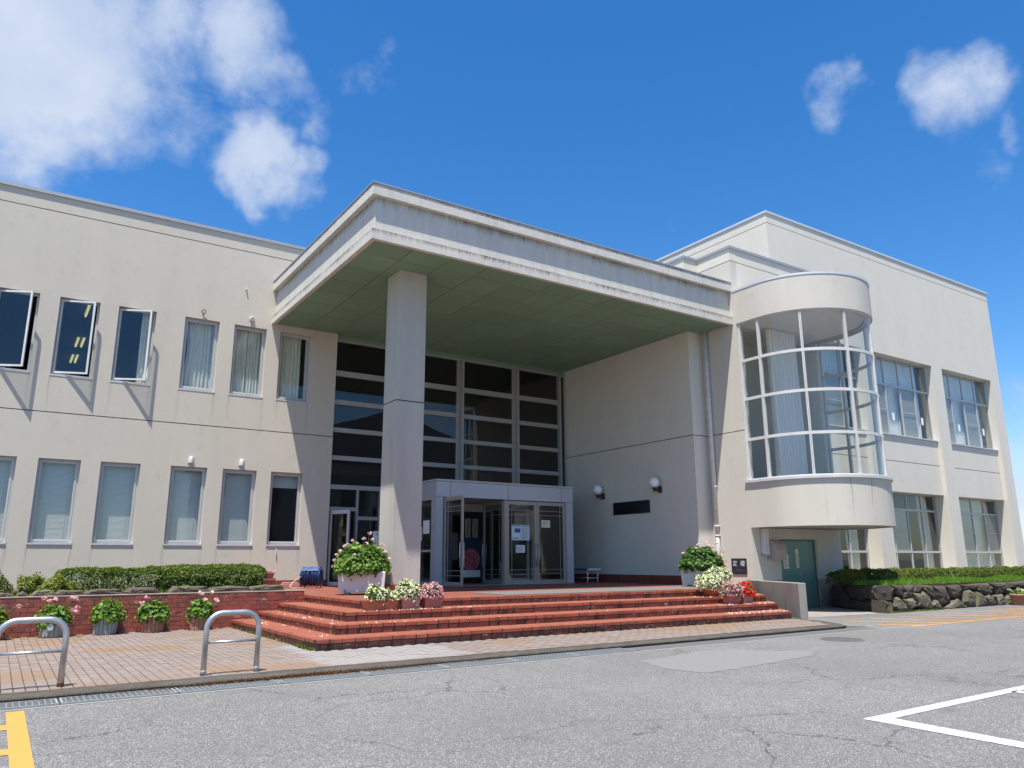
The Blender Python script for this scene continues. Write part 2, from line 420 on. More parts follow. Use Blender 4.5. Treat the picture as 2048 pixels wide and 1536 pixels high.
k = NB('aluminium_panel'); c = k.mix(k.noise(1.2, 4), (.47, .49, .535), (.53, .55, .595)); k.color(c); k.rough(.38); k.b.inputs['Metallic'].default_value = .3
k = NB('frame_white'); c = k.mix(k.ramp(k.noise(1, 5, .6, k.mapped((4, 4, 1.2))), [(.35, 0.0), (.8, .6)]), (.60, .60, .59), (.44, .43, .40)); k.color(c); k.rough(.5)
simple('sill_metal', (.55, .55, .56), .5, .2, 5, metallic=.2)
glassmat('glass', (.93, .95, .945), .85)
glassmat('glass_dark', (.64, .67, .67), .9)
glassmat('glass_bay', (.90, .93, .92), 1.0)
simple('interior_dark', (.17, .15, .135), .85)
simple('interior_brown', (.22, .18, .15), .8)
simple('interior_room', (.40, .38, .34), .85)
simple('interior_light', (.70, .68, .62), .85)
simple('interior_floor', (.22, .17, .12), .6)
# curtains
for nm, a, b in (('curtain_cream', (.66, .66, .55), (.80, .80, .70)), ('curtain_white', (.80, .81, .78), (.88, .88, .86)), ('panel_beige', (.40, .375, .34), (.44, .415, .375))):
    k = NB(nm); k.color(k.mix(k.noise(1, 4, .5, k.mapped((9, 9, .6))), a, b)); k.rough(.9); k.b.inputs['Specular IOR Level'].default_value = .1
k = NB('blind_slat'); k.color(k.mix(k.noise(2, 3), (.84, .85, .79), (.90, .90, .86))); k.rough(.6)
# red bricks and tiles
def brick(name, a, b, c3, dark=.0, white=.0, sm=18, axis=None, ew=.30):
    k = NB(name); r = k.rand()
    col = k.ramp(r, [(0.0, a), (.5, b), (1.0, c3)])
    col = k.mix(k.ramp(k.noise(14, 5, .65), [(.35, .35), (.7, 0.0)]), col, tuple(v * .55 for v in a))
    if dark:
        col = k.mix(k.math('MULTIPLY', k.ramp(k.noise(1, 5, .7, k.mapped((5.5, 5.5, 2.2))), [(.53, 0.0), (.62, 1.0)]), dark), col, (.035, .028, .022))
    if white:
        col = k.mix(k.math('MULTIPLY', k.ramp(k.noise(1, 5, .75, k.mapped((4, 4, 9))), [(.60, 0.0), (.67, 1.0)]), white), col, (.62, .58, .54))
    if axis is not None:      # grime that has crept out of the upright joints
        gx = k.sep(k.n('ShaderNodeTexCoord').outputs['Generated'])[axis]
        ed = k.ramp(k.math('ABSOLUTE', k.math('SUBTRACT', gx, .5)), [(ew, 0.0), (.485, 1.0)])
        gr = k.math('MULTIPLY', ed, k.ramp(k.noise(1, 4, .6, k.mapped((3.4, 3.4, 1.5))), [(.46, 0.0), (.60, .9)]))
        col = k.mix(gr, col, (.028, .022, .018))
    k.color(col); k.rough(k.mix(k.noise(20, 3), .38, .6)); k.bump(k.noise(70, 4, .6), .25, .004)
brick('wall_brick', (.25, .058, .040), (.31, .075, .048), (.19, .046, .034), dark=.5, white=.35)
for nm, ax_ in (('step_nosing', 0), ('step_nosing_side', 1)): brick(nm, (.285, .072, .041), (.33, .092, .053), (.235, .060, .036), dark=.5, axis=ax_, ew=.44)
for nm, ax_ in (('step_riser', 0), ('step_riser_side', 1)): brick(nm, (.24, .064, .041), (.30, .092, .06), (.165, .052, .038), dark=.9, white=.85, axis=ax_)
brick('skirting_tile', (.20, .052, .036), (.26, .065, .042), (.17, .045, .032))
brick('column_tile', (.44, .085, .040), (.50, .105, .048), (.38, .075, .036))
k = NB('mortar_light'); k.color(k.mix(k.noise(9, 4), (.26, .20, .17), (.44, .38, .34))); k.rough(.95)
k = NB('mortar_dark'); k.color(k.mix(k.noise(5, 4), (.05, .04, .032), (.13, .09, .07))); k.rough(.95)
simple('coping', (.26, .225, .185), .9, .2, 8, .3, 60)
def tilefloor(name, a, b, size, gap=.012):
    k = NB(name)
    bt = k.n('ShaderNodeTexBrick'); bt.offset = 0.0
    for s_, v in (('Scale', 1.0), ('Mortar Size', gap * .5), ('Brick Width', size), ('Row Height', size), ('Bias', 0.0)): bt.inputs[s_].default_value = v
    bt.inputs['Color1'].default_value = (*a, 1); bt.inputs['Color2'].default_value = (*b, 1); bt.inputs['Mortar'].default_value = (.10, .055, .04, 1)
    k.l(k.pos(), bt.inputs['Vector'])
    c = k.mix(k.ramp(k.noise(1.2, 5, .6), [(.4, 0.0), (.75, .45)]), bt.outputs[0], tuple(v * .6 for v in a))
    k.color(c); k.rough(.5); k.bump(k.math('SUBTRACT', 1.0, bt.outputs['Fac']), .4, .004)
tilefloor('tile_floor', (.24, .075, .048), (.30, .095, .06), .10)
tilefloor('tile_tread', (.30, .092, .053), (.355, .118, .069), .095)
k = NB('mat_grey'); k.color(k.mix(k.noise(120, 2), (.105, .10, .095), (.15, .143, .135))); k.rough(.95); k.bump(k.noise(200, 2), .4, .004)
# ground
k = NB('asphalt')
v1 = k.n('ShaderNodeTexVoronoi'); v1.inputs['Scale'].default_value = 128; k.l(k.pos(), v1.inputs['Vector'])
v2 = k.n('ShaderNodeTexVoronoi'); v2.inputs['Scale'].default_value = 230; k.l(k.pos(), v2.inputs['Vector'])
st = k.mix(k.noise(95, 4, .7), (.085, .085, .083), (.182, .181, .176))
st = k.mix(k.ramp(k.sep(v1.outputs['Color'])[0], [(.82, 0.0), (.90, .9)]), st, (.40, .40, .39))
st = k.mix(k.ramp(k.sep(v1.outputs['Color'])[1], [(.70, 0.0), (.85, .7)]), st, (.055, .055, .055))
st = k.mix(k.ramp(k.sep(v2.outputs['Color'])[0], [(.86, 0.0), (.92, .8)]), st, (.40, .40, .39))
st = k.mix(k.ramp(k.sep(v2.outputs['Color'])[1], [(.75, 0.0), (.9, .6)]), st, (.05, .05, .05))
st = k.mix(k.ramp(k.noise(.32, 6, .65), [(.35, .42), (.62, 0.0)]), st, (.095, .092, .088))
st = k.mix(k.ramp(k.noise(.9, 4, .6), [(.55, 0.0), (.8, .20)]), st, (.22, .22, .215))
st = k.mix(k.ramp(k.noise(1.7, 3, .5), [(.70, 0.0), (.78, .45)]), st, (.06, .058, .055))
wv = k.n('ShaderNodeMixRGB', blend_type='ADD'); wv.inputs[0].default_value = .55
k.l(k.pos(), wv.inputs[1]); nz = k.n('ShaderNodeTexNoise'); nz.inputs['Scale'].default_value = 2.2; nz.inputs['Detail'].default_value = 6; nz.inputs['Roughness'].default_value = .7; k.l(k.pos(), nz.inputs['Vector']); k.l(nz.outputs['Color'], wv.inputs[2])
cv = k.n('ShaderNodeTexVoronoi', feature='DISTANCE_TO_EDGE'); cv.inputs['Scale'].default_value = .75; k.l(wv.outputs[0], cv.inputs['Vector'])
crack = k.ramp(cv.outputs['Distance'], [(.0, 1.0), (.005, .9), (.0085, 0.0)])
crackm = k.math('MULTIPLY', crack, k.ramp(k.noise(.42, 3, .5), [(.46, 0.0), (.56, 1.0)]))
st = k.mix(k.math('MULTIPLY', crackm, .8), st, (.04, .04, .037))
k.color(st); k.rough(.85); k.b.inputs['Specular IOR Level'].default_value = .3
hh = k.math('SUBTRACT', k.mix(.5, v1.outputs['Distance'], k.noise(60, 3)), k.math('MULTIPLY', crackm, .8))
k.bump(hh, .55, .006)
k = NB('asphalt_patch'); c = k.mix(k.noise(75, 4, .7), (.10, .10, .098), (.225, .225, .22)); c = k.mix(k.ramp(k.noise(2, 4), [(.4, 0.0), (.7, .4)]), c, (.16, .16, .157)); k.color(c); k.rough(.9); k.bump(k.noise(90, 3), .3, .004)
k = NB('asphalt_dark'); c = k.mix(k.noise(60, 4, .7), (.07, .07, .068), (.125, .125, .122)); k.color(c); k.rough(.9); k.bump(k.noise(90, 3), .3, .004)
def paint(name, c, wear):
    k = NB(name); base = k.mix(k.noise(7, 4, .6), tuple(v * .86 for v in c), c)
    w = k.ramp(k.noise(24, 6, .75), [(wear, 0.0), (wear + .07, 1.0)])
    base = k.mix(w, base, (.16, .155, .15)); k.color(base); k.rough(.75); k.bump(k.noise(80, 3), .3, .003)
paint('paint_white', (.46, .46, .455), .56)
paint('paint_yellow', (.47, .255, .052), .70)
paint('paint_orange', (.43, .215, .045), .66)
k = NB('concrete'); c = k.mix(k.noise(3, 6, .65), (.19, .18, .16), (.28, .265, .24)); c = k.mix(k.ramp(k.noise(1, 6, .7, k.mapped((3, 3, .6))), [(.5, 0.0), (.72, .75)]), c, (.075, .066, .05)); k.color(c); k.rough(.92); k.bump(k.noise(40, 4), .35, .006)
k = NB('concrete_light'); c = k.mix(k.noise(6, 5, .6), (.23, .225, .21), (.31, .30, .28)); k.color(c); k.rough(.92); k.bump(k.noise(50, 4), .3, .005)
k = NB('concrete_mossy'); c = k.mix(k.noise(3, 6, .65), (.22, .21, .18), (.35, .335, .30)); sx = k.sep(); mr = k.n('ShaderNodeMapRange'); mr.inputs[1].default_value = .0; mr.inputs[2].default_value = .55; k.l(sx[2], mr.inputs[0]); c = k.mix(k.math('MULTIPLY', k.math('SUBTRACT', 1.0, mr.outputs[0]), k.ramp(k.noise(4, 5, .7), [(.35, 0.0), (.6, .85)])), c, (.075, .07, .05)); k.color(c); k.rough(.95); k.bump(k.noise(30, 5), .4, .008)
k = NB('kerb_stone'); c = k.mix(k.noise(30, 5, .7), (.020, .017, .013), (.125, .11, .09)); c = k.mix(k.ramp(k.noise(2.4, 5, .7), [(.46, 0.0), (.66, .8)]), c, (.035, .03, .022)); k.color(c); k.rough(.95); k.bump(k.noise(45, 5), .6, .012)
k = NB('paver')
px = k.mapped((10.0, 10.0, 0)); fl = k.n('ShaderNodeVectorMath', operation='FLOOR'); k.l(px, fl.inputs[0])
wnz = k.n('ShaderNodeTexWhiteNoise', noise_dimensions='3D'); k.l(fl.outputs[0], wnz.inputs['Vector'])
c = k.mix(wnz.outputs['Value'], (.178, .142, .122), (.215, .175, .152))
blk = k.noise(.62, 1, .3, k.mapped((1, 1.5, 1)))
c = k.mix(k.ramp(blk, [(.56, 0.0), (.58, .85)]), c, (.205, .135, .082))
c = k.mix(k.ramp(k.noise(.8, 4, .6), [(.52, 0.0), (.75, .4)]), c, (.155, .122, .104))
sx = k.sep(); wb = k.math('MULTIPLY', k.math('SUBTRACT', k.noise(2.2, 4, .6), .5), .9)
def edge(v, lo, hi, w_):
    a = k.n('ShaderNodeMapRange'); a.interpolation_type = 'SMOOTHSTEP'; a.inputs[1].default_value = lo; a.inputs[2].default_value = lo + w_; k.l(k.math('ADD', v, wb), a.inputs[0])
    b = k.n('ShaderNodeMapRange'); b.interpolation_type = 'SMOOTHSTEP'; b.inputs[1].default_value = hi; b.inputs[2].default_value = hi - w_; k.l(k.math('ADD', v, wb), b.inputs[0])
    return k.math('MULTIPLY', a.outputs[0], b.outputs[0])
lime = k.math('MULTIPLY', edge(sx[0], 3.35, 5.6, .3), edge(sx[1], 8.95, 11.6, .25))
c = k.mix(k.math('MULTIPLY', lime, .92), c, (.245, .232, .225))
c = k.mix(k.ramp(k.noise(40, 3, .6), [(.3, .25), (.6, 0.0)]), c, (.12, .09, .075))
k.color(c); k.rough(.9); k.bump(k.noise(60, 3), .3, .004)
k = NB('paver_joint'); k.color(k.mix(k.noise(8, 4), (.035, .026, .022), (.07, .052, .044))); k.rough(.95)
k = NB('paver_pale'); c = k.mix(k.noise(16, 5, .7), (.215, .205, .20), (.26, .248, .242)); k.color(c); k.rough(.9)
k = NB('soil'); k.color(k.mix(k.noise(14, 5, .7), (.045, .032, .02), (.12, .09, .06))); k.rough(1.0); k.bump(k.noise(30, 5), .8, .02)
def stone(name, a, b, moss):
    k = NB(name); c = k.mix(k.noise(5, 6, .65), a, b)
    c = k.mix(k.math('MULTIPLY', k.rand(), .45), c, tuple(v * 1.35 for v in b))
    c = k.mix(k.ramp(k.noise(22, 5, .7), [(.35, .5), (.65, 0.0)]), c, tuple(v * .5 for v in a))
    if moss: c = k.mix(k.ramp(k.noise(2.3, 5, .7), [(.50, 0.0), (.66, moss)]), c, (.10, .12, .03))
    c = k.mix(k.ramp(k.noise(9, 5, .75), [(.68, 0.0), (.74, .6)]), c, (.40, .39, .36))
    k.color(c); k.rough(.95); k.bump(k.mix(.5, k.noise(14, 6, .65), k.noise(60, 4)), .9, .025)
stone('stone_dark', (.034, .026, .021), (.085, .068, .055), .35)
stone('stone_pale', (.085, .075, .052), (.165, .145, .105), .7)
stone('stone_edge', (.055, .04, .032), (.13, .105, .085), .3)
# metals, pots, paper
k = NB('steel'); c = k.mix(k.noise(5, 5, .6), (.42, .43, .45), (.60, .61, .63)); k.color(c); k.rough(k.mix(k.noise(9, 4), .26, .46)); k.b.inputs['Metallic'].default_value = .85
k = NB('galvanised'); c = k.mix(k.noise(12, 5, .6), (.24, .26, .26), (.40, .42, .42)); k.color(c); k.rough(.55); k.b.inputs['Metallic'].default_value = .4
k = NB('pipe_white'); c = k.mix(k.ramp(k.noise(6, 5, .7), [(.45, 0.0), (.7, .5)]), (.62, .60, .58), (.42, .40, .38)); k.color(c); k.rough(.55)
k = NB('pipe_scuffed'); c = k.mix(k.ramp(k.noise(24, 5, .8), [(.42, 0.0), (.52, .9)]), (.60, .58, .57), (.17, .16, .15)); k.color(c); k.rough(.6)
simple('rust', (.16, .08, .045), .8, .3, 20, .3)
simple('dark_iron', (.055, .035, .03), .5, .2)
k = NB('opal_glass'); k.color((.82, .81, .86)); k.rough(.22); k.b.inputs['Subsurface Weight'].default_value = .0
simple('black_plate', (.012, .012, .013), .3, .2)
simple('plate_glyph', (.035, .030, .030), .35, .2)
k = NB('polished_granite'); c = k.mix(k.noise(160, 3, .7), (.02, .022, .032), (.05, .052, .07)); k.color(c); k.rough(.14)
simple('engraved', (.62, .60, .56), .7)
k = NB('planter_white'); c = k.mix(k.noise(4, 5, .6), (.50, .495, .50), (.60, .59, .60)); c = k.mix(k.ramp(k.noise(1, 6, .8, k.mapped((16, 16, 4))), [(.62, 0.0), (.68, .8)]), c, (.68, .67, .68)); c = k.mix(k.ramp(k.noise(5, 6, .7), [(.58, 0.0), (.75, .45)]), c, (.24, .22, .21)); k.color(c); k.rough(.8); k.bump(k.noise(30, 4), .3, .006)
simple('terracotta', (.40, .13, .075), .75, .18, 8, .15)
simple('plum_plastic', (.36, .13, .115), .5, .12, 6)
simple('plum_plastic_dusty', (.42, .19, .18), .6, .12, 6)
simple('pot_terracotta', (.34, .16, .105), .9, .22, 14, .5, 70)
simple('pot_granite', (.30, .305, .29), .9, .25, 40, .5, 90)
simple('pot_rib_dark', (.07, .072, .068), .9)
simple('pot_rib_brown', (.17, .08, .055), .9)
simple('badge_grey', (.36, .39, .42), .6)
simple('paper_white', (.80, .80, .77), .85, .03)
simple('paper_cream', (.72, .69, .56), .85, .05)
simple('paper_blue', (.60, .69, .74), .8, .04)
simple('ink_blue', (.03, .13, .42), .8, .05)
simple('ink_teal', (.06, .22, .36), .8, .05)
simple('ink_black', (.025, .025, .025), .8)
simple('ink_grey', (.33, .35, .35), .85)
simple('ink_yellow', (.72, .55, .05), .8)
k = NB('poster_bloom'); vv = k.n('ShaderNodeTexVoronoi'); vv.inputs['Scale'].default_value = 9; k.l(k.pos(), vv.inputs['Vector']); c = k.ramp(vv.outputs['Distance'], [(.0, (.62, .26, .24)), (.4, (.48, .09, .09)), (.8, (.17, .02, .03))]); c = k.mix(k.noise(5, 4), c, (.42, .12, .13)); k.color(c); k.rough(.6)
simple('poster_navy', (.015, .025, .07), .6)
simple('door_green', (.115, .235, .20), .45, .08, 3)
simple('door_frame_green', (.075, .15, .13), .5)
simple('hood_mauve', (.36, .30, .285), .6, .14, 7)
simple('box_offwhite', (.58, .565, .54), .6, .08)
simple('bench_blue', (.03, .07, .30), .5, .1)
simple('bench_frame', (.68, .68, .66), .45, .06)
simple('hose_navy', (.014, .026, .10), .4, .4, 18)
simple('hose_cover', (.018, .06, .19), .6, .2, 12)
simple('hose_tan', (.46, .35, .25), .6, .1)
simple('yellow_sticker', (.75, .60, .04), .6)
simple('vent_metal', (.60, .60, .59), .35, .1, metallic=.4)
simple('reflected_roof', (.10, .105, .11), .8)
simple('reflected_wall', (.34, .33, .31), .9)
emat('tube_light', (.80, .78, .30), .40)
# vegetation
leafmat('leaf_azalea', (.042, .075, .012), (.165, .21, .032))
leafmat('leaf_hedge', (.038, .072, .012), (.150, .205, .032))
leafmat('leaf_young', (.12, .17, .02), (.21, .25, .035))
leafmat('leaf_geranium', (.055, .125, .014), (.19, .33, .05), .35)
leafmat('leaf_geranium_shade', (.030, .085, .014), (.085, .185, .030), .3)  # copy of the geranium leaf with porch and indoor shade in its colour
leafmat('leaf_begonia', (.05, .11, .02), (.16, .23, .05), .3)
leafmat('grass', (.09, .21, .018), (.19, .36, .035), .35)
leafmat('petal_pink', (.72, .33, .46), (.82, .52, .60), .3)
leafmat('petal_palepink', (.78, .48, .60), (.86, .66, .73), .3)
leafmat('petal_cream', (.72, .74, .50), (.88, .88, .74), .3)
leafmat('petal_red', (.58, .012, .012), (.78, .035, .025), .2)
leafmat('petal_fallen', (.62, .50, .46), (.85, .80, .78), .1)
leafmat('needles', (.13, .055, .022), (.24, .11, .045), .1)
simple('stem', (.10, .13, .03), .7)
simple('twig', (.085, .06, .035), .9, .3, 30)
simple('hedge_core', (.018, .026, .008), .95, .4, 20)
# ------------------------------------------------------------------ ground, pavement, kerb, gutter, markings
G = 0.03
PAV = 0.083
kerb_y = lambda x: 8.615 + .0205 * x          # front face of the kerb
gut_y = lambda x: 8.235 + .0145 * x           # outer edge of the gutter
mb = MB(); mb.quad((-900, -900, G), (900, -900, G), (900, 900, G), (-900, 900, G))
ground = struct(mb.build('ground', 'asphalt', org=(0, 0, G)))

pv = MB()
poly = [(-4, kerb_y(-4) + .25), (13.3, kerb_y(13.3) + .25), (13.62, kerb_y(13.3) + .32), (14.0, 9.9), (14.05, 10.4), (14.45, 10.95), (14.45, 15.4), (-4, 15.4)]
pv.prism(poly, G - .05, PAV - .009)
pavement = struct(pv.build('pavement', 'paver_joint', org=(0, 0, 0)))
pav_me = []
for i in range(3):
    b = MB(); b.box(-.046, .046, -.0955, .0955, -.03, .0)
    me = b.mesh('paver'); bm = bmesh.new(); bm.from_mesh(me)
    bmesh.ops.bevel(bm, geom=[e for e in bm.edges if all(v.co.z > -.01 for v in e.verts)], offset=.004, segments=1, affect='EDGES'); bm.to_mesh(me); bm.free()
    me.materials.append(MATS['paver']); pav_me.append(me)
cells = []
rp = random.Random(3)
x = -1.95
while x < 13.9:
    y = 8.7 + (.0 if int(round(x * 10)) % 2 else .1)
    y0 = kerb_y(x) + .17
    while y < 15.27:
        ok = y - .1 > y0 and (x < 3.78 or y < 10.55)
        if x > 13.2 and y < 9.0 + (x - 13.2) * 1.9: ok = False
        if ok: cells.append((x, y))
        y += .2
    x += .1
vis = sorted(cells, key=lambda c: c[0] ** 2 + c[1] ** 2 + (400 if c[0] < .12 + .00 * c[1] else 0))
near, far = vis[:300], vis[300:]
for j, (x, y) in enumerate(near):
    o = bpy.data.objects.new('paver', pav_me[j % 3]); COL.objects.link(o); o.parent = pavement
    o.location = (x, y, PAV + rp.uniform(-.002, .0015)); o.rotation_euler = (rp.uniform(-.008, .008), rp.uniform(-.012, .012), rp.uniform(-.008, .008))
fm = MB()
for x, y in far:
    dz = rp.uniform(-.002, .0015); fm.box(x - .046, x + .046, y - .0955, y + .0955, PAV - .03, PAV + dz)
fm.build('paver_field', 'paver', pavement, weld=False, kind='stuff')
kb = MB()
prev = None
for i in range(0, 175):          # gently uneven rounded kerb
    x = -4 + i * .1
    if x > 13.4: break
    yk = kerb_y(x) + .006 * noise.noise(Vector((x * 2, 1, 0))); zt = PAV + .007 + .004 * noise.noise(Vector((x * 3, 7, 0)))
    yk += .010 * noise.noise(Vector((x * 7, 3, 1))); zt += .005 * noise.noise(Vector((x * 6, 2, 9)))
    cs = [(yk + .06, G - .05), (yk + .030, G - .0), (yk, zt - .030), (yk + .006, zt - .014), (yk + .028, zt - .003), (yk + .06, zt), (yk + .30, zt - .002), (yk + .306, G - .05)]
    cur = [(x, a, b) for a, b in cs]
    if prev:
        for a in range(len(cs) - 1): kb.quad(prev[a], cur[a], cur[a + 1], prev[a + 1], True)
    prev = cur
struct(kb.build('kerb', 'kerb_stone'))
rb = MB(); x = 13.36
rb.v += [(x, kerb_y(x), G - .02), (x, kerb_y(x), PAV), (x, kerb_y(x) + .32, PAV), (x, kerb_y(x) + .32, G - .02), (x + .62, kerb_y(x) + .01, G + .006), (x + .62, kerb_y(x) + .33, G + .006)]
rb.f += [(0, 1, 2, 3), (1, 4, 5, 2), (0, 4, 1), (3, 2, 5), (0, 3, 5, 4)]; rb.sm += [False] * 5
struct(rb.build('kerb_ramp', 'concrete_light'))

gm = MB()   # gutter: pale concrete lip, dark sheet painting the channel's shade and cover strip
for x0, x1 in ((-4, 15.2),):
    gm.v += [(x0, gut_y(x0), G - .05), (x1, gut_y(x1), G - .05), (x1, gut_y(x1) + .045, G - .05), (x0, gut_y(x0) + .045, G - .05), (x0, gut_y(x0), G + .006), (x1, gut_y(x1), G + .006), (x1, gut_y(x1) + .045, G + .006), (x0, gut_y(x0) + .045, G + .006)]
    for q in ((0, 3, 2, 1), (4, 5, 6, 7), (0, 1, 5, 4), (1, 2, 6, 5), (2, 3, 7, 6), (3, 0, 4, 7)): gm.f.append(q); gm.sm.append(False)
struct(gm.build('gutter_edge', 'concrete_light'))
gm = MB(); gm.quad((-4, gut_y(-4) + .045, G + .003), (7.7, gut_y(7.7) + .045, G + .003), (7.7, kerb_y(7.7) + .01, G + .003), (-4, kerb_y(-4) + .01, G + .003)); struct(gm.build('gutter_shade_sheet', 'dark_gap'))  # flat sheet at ground level; shade of the open channel is in its colour
gm = MB()
x = 7.72
while x < 13.3:
    a, b = x + .004, x + .596
    gm.prism([(a, gut_y(a) + .05), (b, gut_y(b) + .05), (b, kerb_y(b) - .004), (a, kerb_y(a) - .004)], G - .02, G + .007)
    x += .6
struct(gm.build('gutter_cover', 'asphalt_dark'))
GRATE = 'steel drain grate lying in the gutter along the kerb'
grates = []
for i in range(8):
    xa = -.35 + i * 1.0; xb = xa + .985
    t = thing('drain_grate', (xa, gut_y(xa) + .05, G), ('steel drain grate in the gutter at the left edge', 'second steel drain grate from the left, past the yellow marking', 'third steel drain grate from the left along the kerb', 'fourth steel drain grate, below the right hoop barrier', 'fifth steel drain grate, beside the thickest pine needles', 'sixth steel drain grate, in front of the steps corner', 'seventh steel drain grate, beside the pale pavement patch', 'last steel drain grate, before the dark cover slabs')[i], 'grate', 'drain grates in a row along the kerb')
    fr = MB(); ya = gut_y(xa) + .055; yb = kerb_y(xa) - .015; sl = gut_y(xb) - gut_y(xa)
    P = lambda u, v: (xa + u * (xb - xa), ya + v * (yb - ya) + u * sl)
    def bar(a, b, w, z0=G + .008, z1=G + .022):
        (x0, y0), (x1, y1) = a, b; d = Vector((x1 - x0, y1 - y0)).normalized(); n_ = (-d.y * w, d.x * w)
        fr.prism([(x0 - n_[0], y0 - n_[1]), (x1 - n_[0], y1 - n_[1]), (x1 + n_[0], y1 + n_[1]), (x0 + n_[0], y0 + n_[1])], z0, z1)
    for v in (0.02, .98): bar(P(0, v), P(1, v), .009)
    for u in (0.012, .988): bar(P(u, .02), P(u, .98), .010)
    fr.build('grate_frame', 'galvanised', t)
    fr = MB()
    for j in range(1, 5): bar(P(.02, j / 5), P(.98, j / 5), .0045)
    for j in range(1, 20): bar(P(j / 20, .03), P(j / 20, .97), .0042, G + .006, G + .019)
    fr.build('grate_bars', 'galvanised', t)

def mark(name, polys, mat, z=G + .004):
    b = MB()
    for q in polys:
        i = len(b.v); b.v += [(x, y, z) for x, y in q]; b.f.append(tuple(range(i, i + len(q)))); b.sm.append(False)
    return struct(b.build(name, mat, weld=False))
mark('parking_marking_white', [[(5.95, 3.92), (9.6, 3.99), (9.9, 3.88), (6.18, 3.79)], [(5.95, 3.92), (6.18, 3.79), (6.02, .4), (5.92, .4)], [(8.3, 3.87), (8.42, 3.87), (8.35, 1.0), (8.22, 1.0)]], 'paint_white')
mark('parking_marking_yellow', [[(.236, 8.17), (.368, 8.17), (.36, 4.0), (.232, 4.0)], [(-1.6, 7.56), (.234, 7.56), (.234, 7.34), (-1.6, 7.34)], [(-1.6, 6.61), (.234, 6.61), (.234, 6.42), (-1.6, 6.42)], [(-1.6, 5.66), (.234, 5.66), (.234, 5.46), (-1.6, 5.46)]], 'paint_yellow')
st = []
for i in range(13):
    xs = 13.75 + i * 1.0; dx, dy = 1.42, -1.55
    ya, yb = (9.93, 8.46)
    if i == 0: ya = 9.05
    xa = xs + (9.93 - ya) * dx / 1.55; xb = xs + (9.93 - yb) * dx / 1.55; w = .115
    st.append([(xa - w, ya), (xb - w, yb), (xb + w, yb), (xa + w, ya)])
st.append([(14.5, 8.34), (29, 8.46), (29, 8.57), (14.62, 8.455)])
mark('no_parking_hatching', st, 'paint_orange')
def jag(q, amp, seed):
    r_ = random.Random(seed); out = []
    for i in range(len(q)):
        a, b = q[i], q[(i + 1) % len(q)]
        for t in range(8): out.append((a[0] + (b[0] - a[0]) * t / 8 + r_.uniform(-amp, amp), a[1] + (b[1] - a[1]) * t / 8 + r_.uniform(-amp, amp)))
    return out
mark('asphalt_repair_patch', [jag([(6.95, 7.62), (7.6, 7.72), (8.4, 7.93), (8.95, 7.78), (9.15, 7.45), (9.7, 7.05), (9.3, 6.72), (8.2, 6.55), (7.3, 6.42), (6.85, 6.42), (6.72, 6.9)], .035, 3)], 'asphalt_patch', G + .003)
mark('apron_slab', [[(14.55, 11.05), (17.5, 10.75), (19.0, 13.2), (16.0, 13.2)]], 'concrete', G + .004)
# manhole cover
t = thing('manhole_cover', (11.42, 7.74, G), 'dark round manhole cover set in the grey asphalt', 'manhole')
b = MB(); b.lathe((11.42, 7.74, G), [(.33, 0), (.33, .006), (.30, .0062)], 32); b.build('frame_ring', 'asphalt_dark', t)
b = MB(); b.lathe((11.42, 7.74, G), [(.29, .001), (.29, .009), (.02, .009)], 32)
for i in range(-3, 4): b.box(11.42 - .22, 11.42 + .22, 7.74 + i * .065 - .012, 7.74 + i * .065 + .012, G + .009, G + .012)
b.build('lid', 'asphalt_dark', t)
# pine needles swept against the kerb
rg = np.random.default_rng(11); n = 5200
X = np.concatenate([rg.normal(3.0, .75, n // 2), rg.uniform(-.2, 5.6, n // 2)]); Y = 8.615 + .0205 * X - np.abs(rg.normal(0, .035, len(X))) - .005
Pn = np.stack([X, Y, G + .012 + rg.uniform(0, .03, len(X)) * np.exp(-((X - 3) / 1.2) ** 2)], 1); Nn = rg.normal(size=(len(X), 3)) * .4 + np.array([0, -.3, 1])
V, F = leaf_arrays(Pn, Nn, rg.uniform(.03, .07, len(X)), .07, rg); o = tri_object('pine_needle_litter', V, F, 'needles', kind='stuff')
o['label'] = 'rusty brown pine needles swept against the kerb'

# ------------------------------------------------------------------ the building
B = thing('public_hall', (7.4, 20, 0), 'two-storey cream public hall with deep entrance canopy and round glazed bay', 'building')
ZF = .631       # platform level
# --- office wing (left)
YWALL = 20.053
up = [(-.70, .136), (.545, 1.385), (1.79, 2.636), (3.31, 4.152), (4.53, 5.372), (5.74, 6.585)]
ZUS, ZUH, ZLS, ZLH = 5.498, 7.368, 1.69, 3.557
gv = .011
w = MB(); w.wall(YW(YWALL), -9, 7.359, -.05, 4.613 - gv, .28, [(a, b_, ZLS, ZLH) for a, b_ in up] + [(-2.1, -1.26, ZLS, ZLH), (-3.6, -2.76, ZLS, ZLH)])
w.build('wall', 'render_wing', B)
w = MB(); w.wall(YW(YWALL), -9, 7.359, 4.613 + gv, 9.456 - gv, .28, [(a, b_, ZUS, ZUH) for a, b_ in up] + [(-2.1, -1.26, ZUS, ZUH), (-3.6, -2.76, ZUS, ZUH)])
w.build('wall', 'render_wing_upper', B)
w = MB(); w.box(-9, 7.359, YWALL, YWALL + .28, 9.456 + gv, 9.845); w.build('parapet', 'render_wing_upper', B)
for bx_ in ((-9, 7.358, YWALL + .02, YWALL + .27, 4.613 - gv, 4.613 + gv), (-9, 7.358, YWALL + .02, YWALL + .27, 9.456 - gv, 9.456 + gv)):
    w = MB(); w.box(*bx_); w.build('expansion_joint', 'joint_sealant', B)
w = MB(); w.box(-9, 7.37, YWALL - .035, YWALL + .33, 9.847, 9.93); w.build('roof_coping', 'cap_metal', B)
w = MB(); w.box(-9, 7.36, YWALL + .28, 31, 9.3, 9.4); w.build('roof', 'concrete', B)
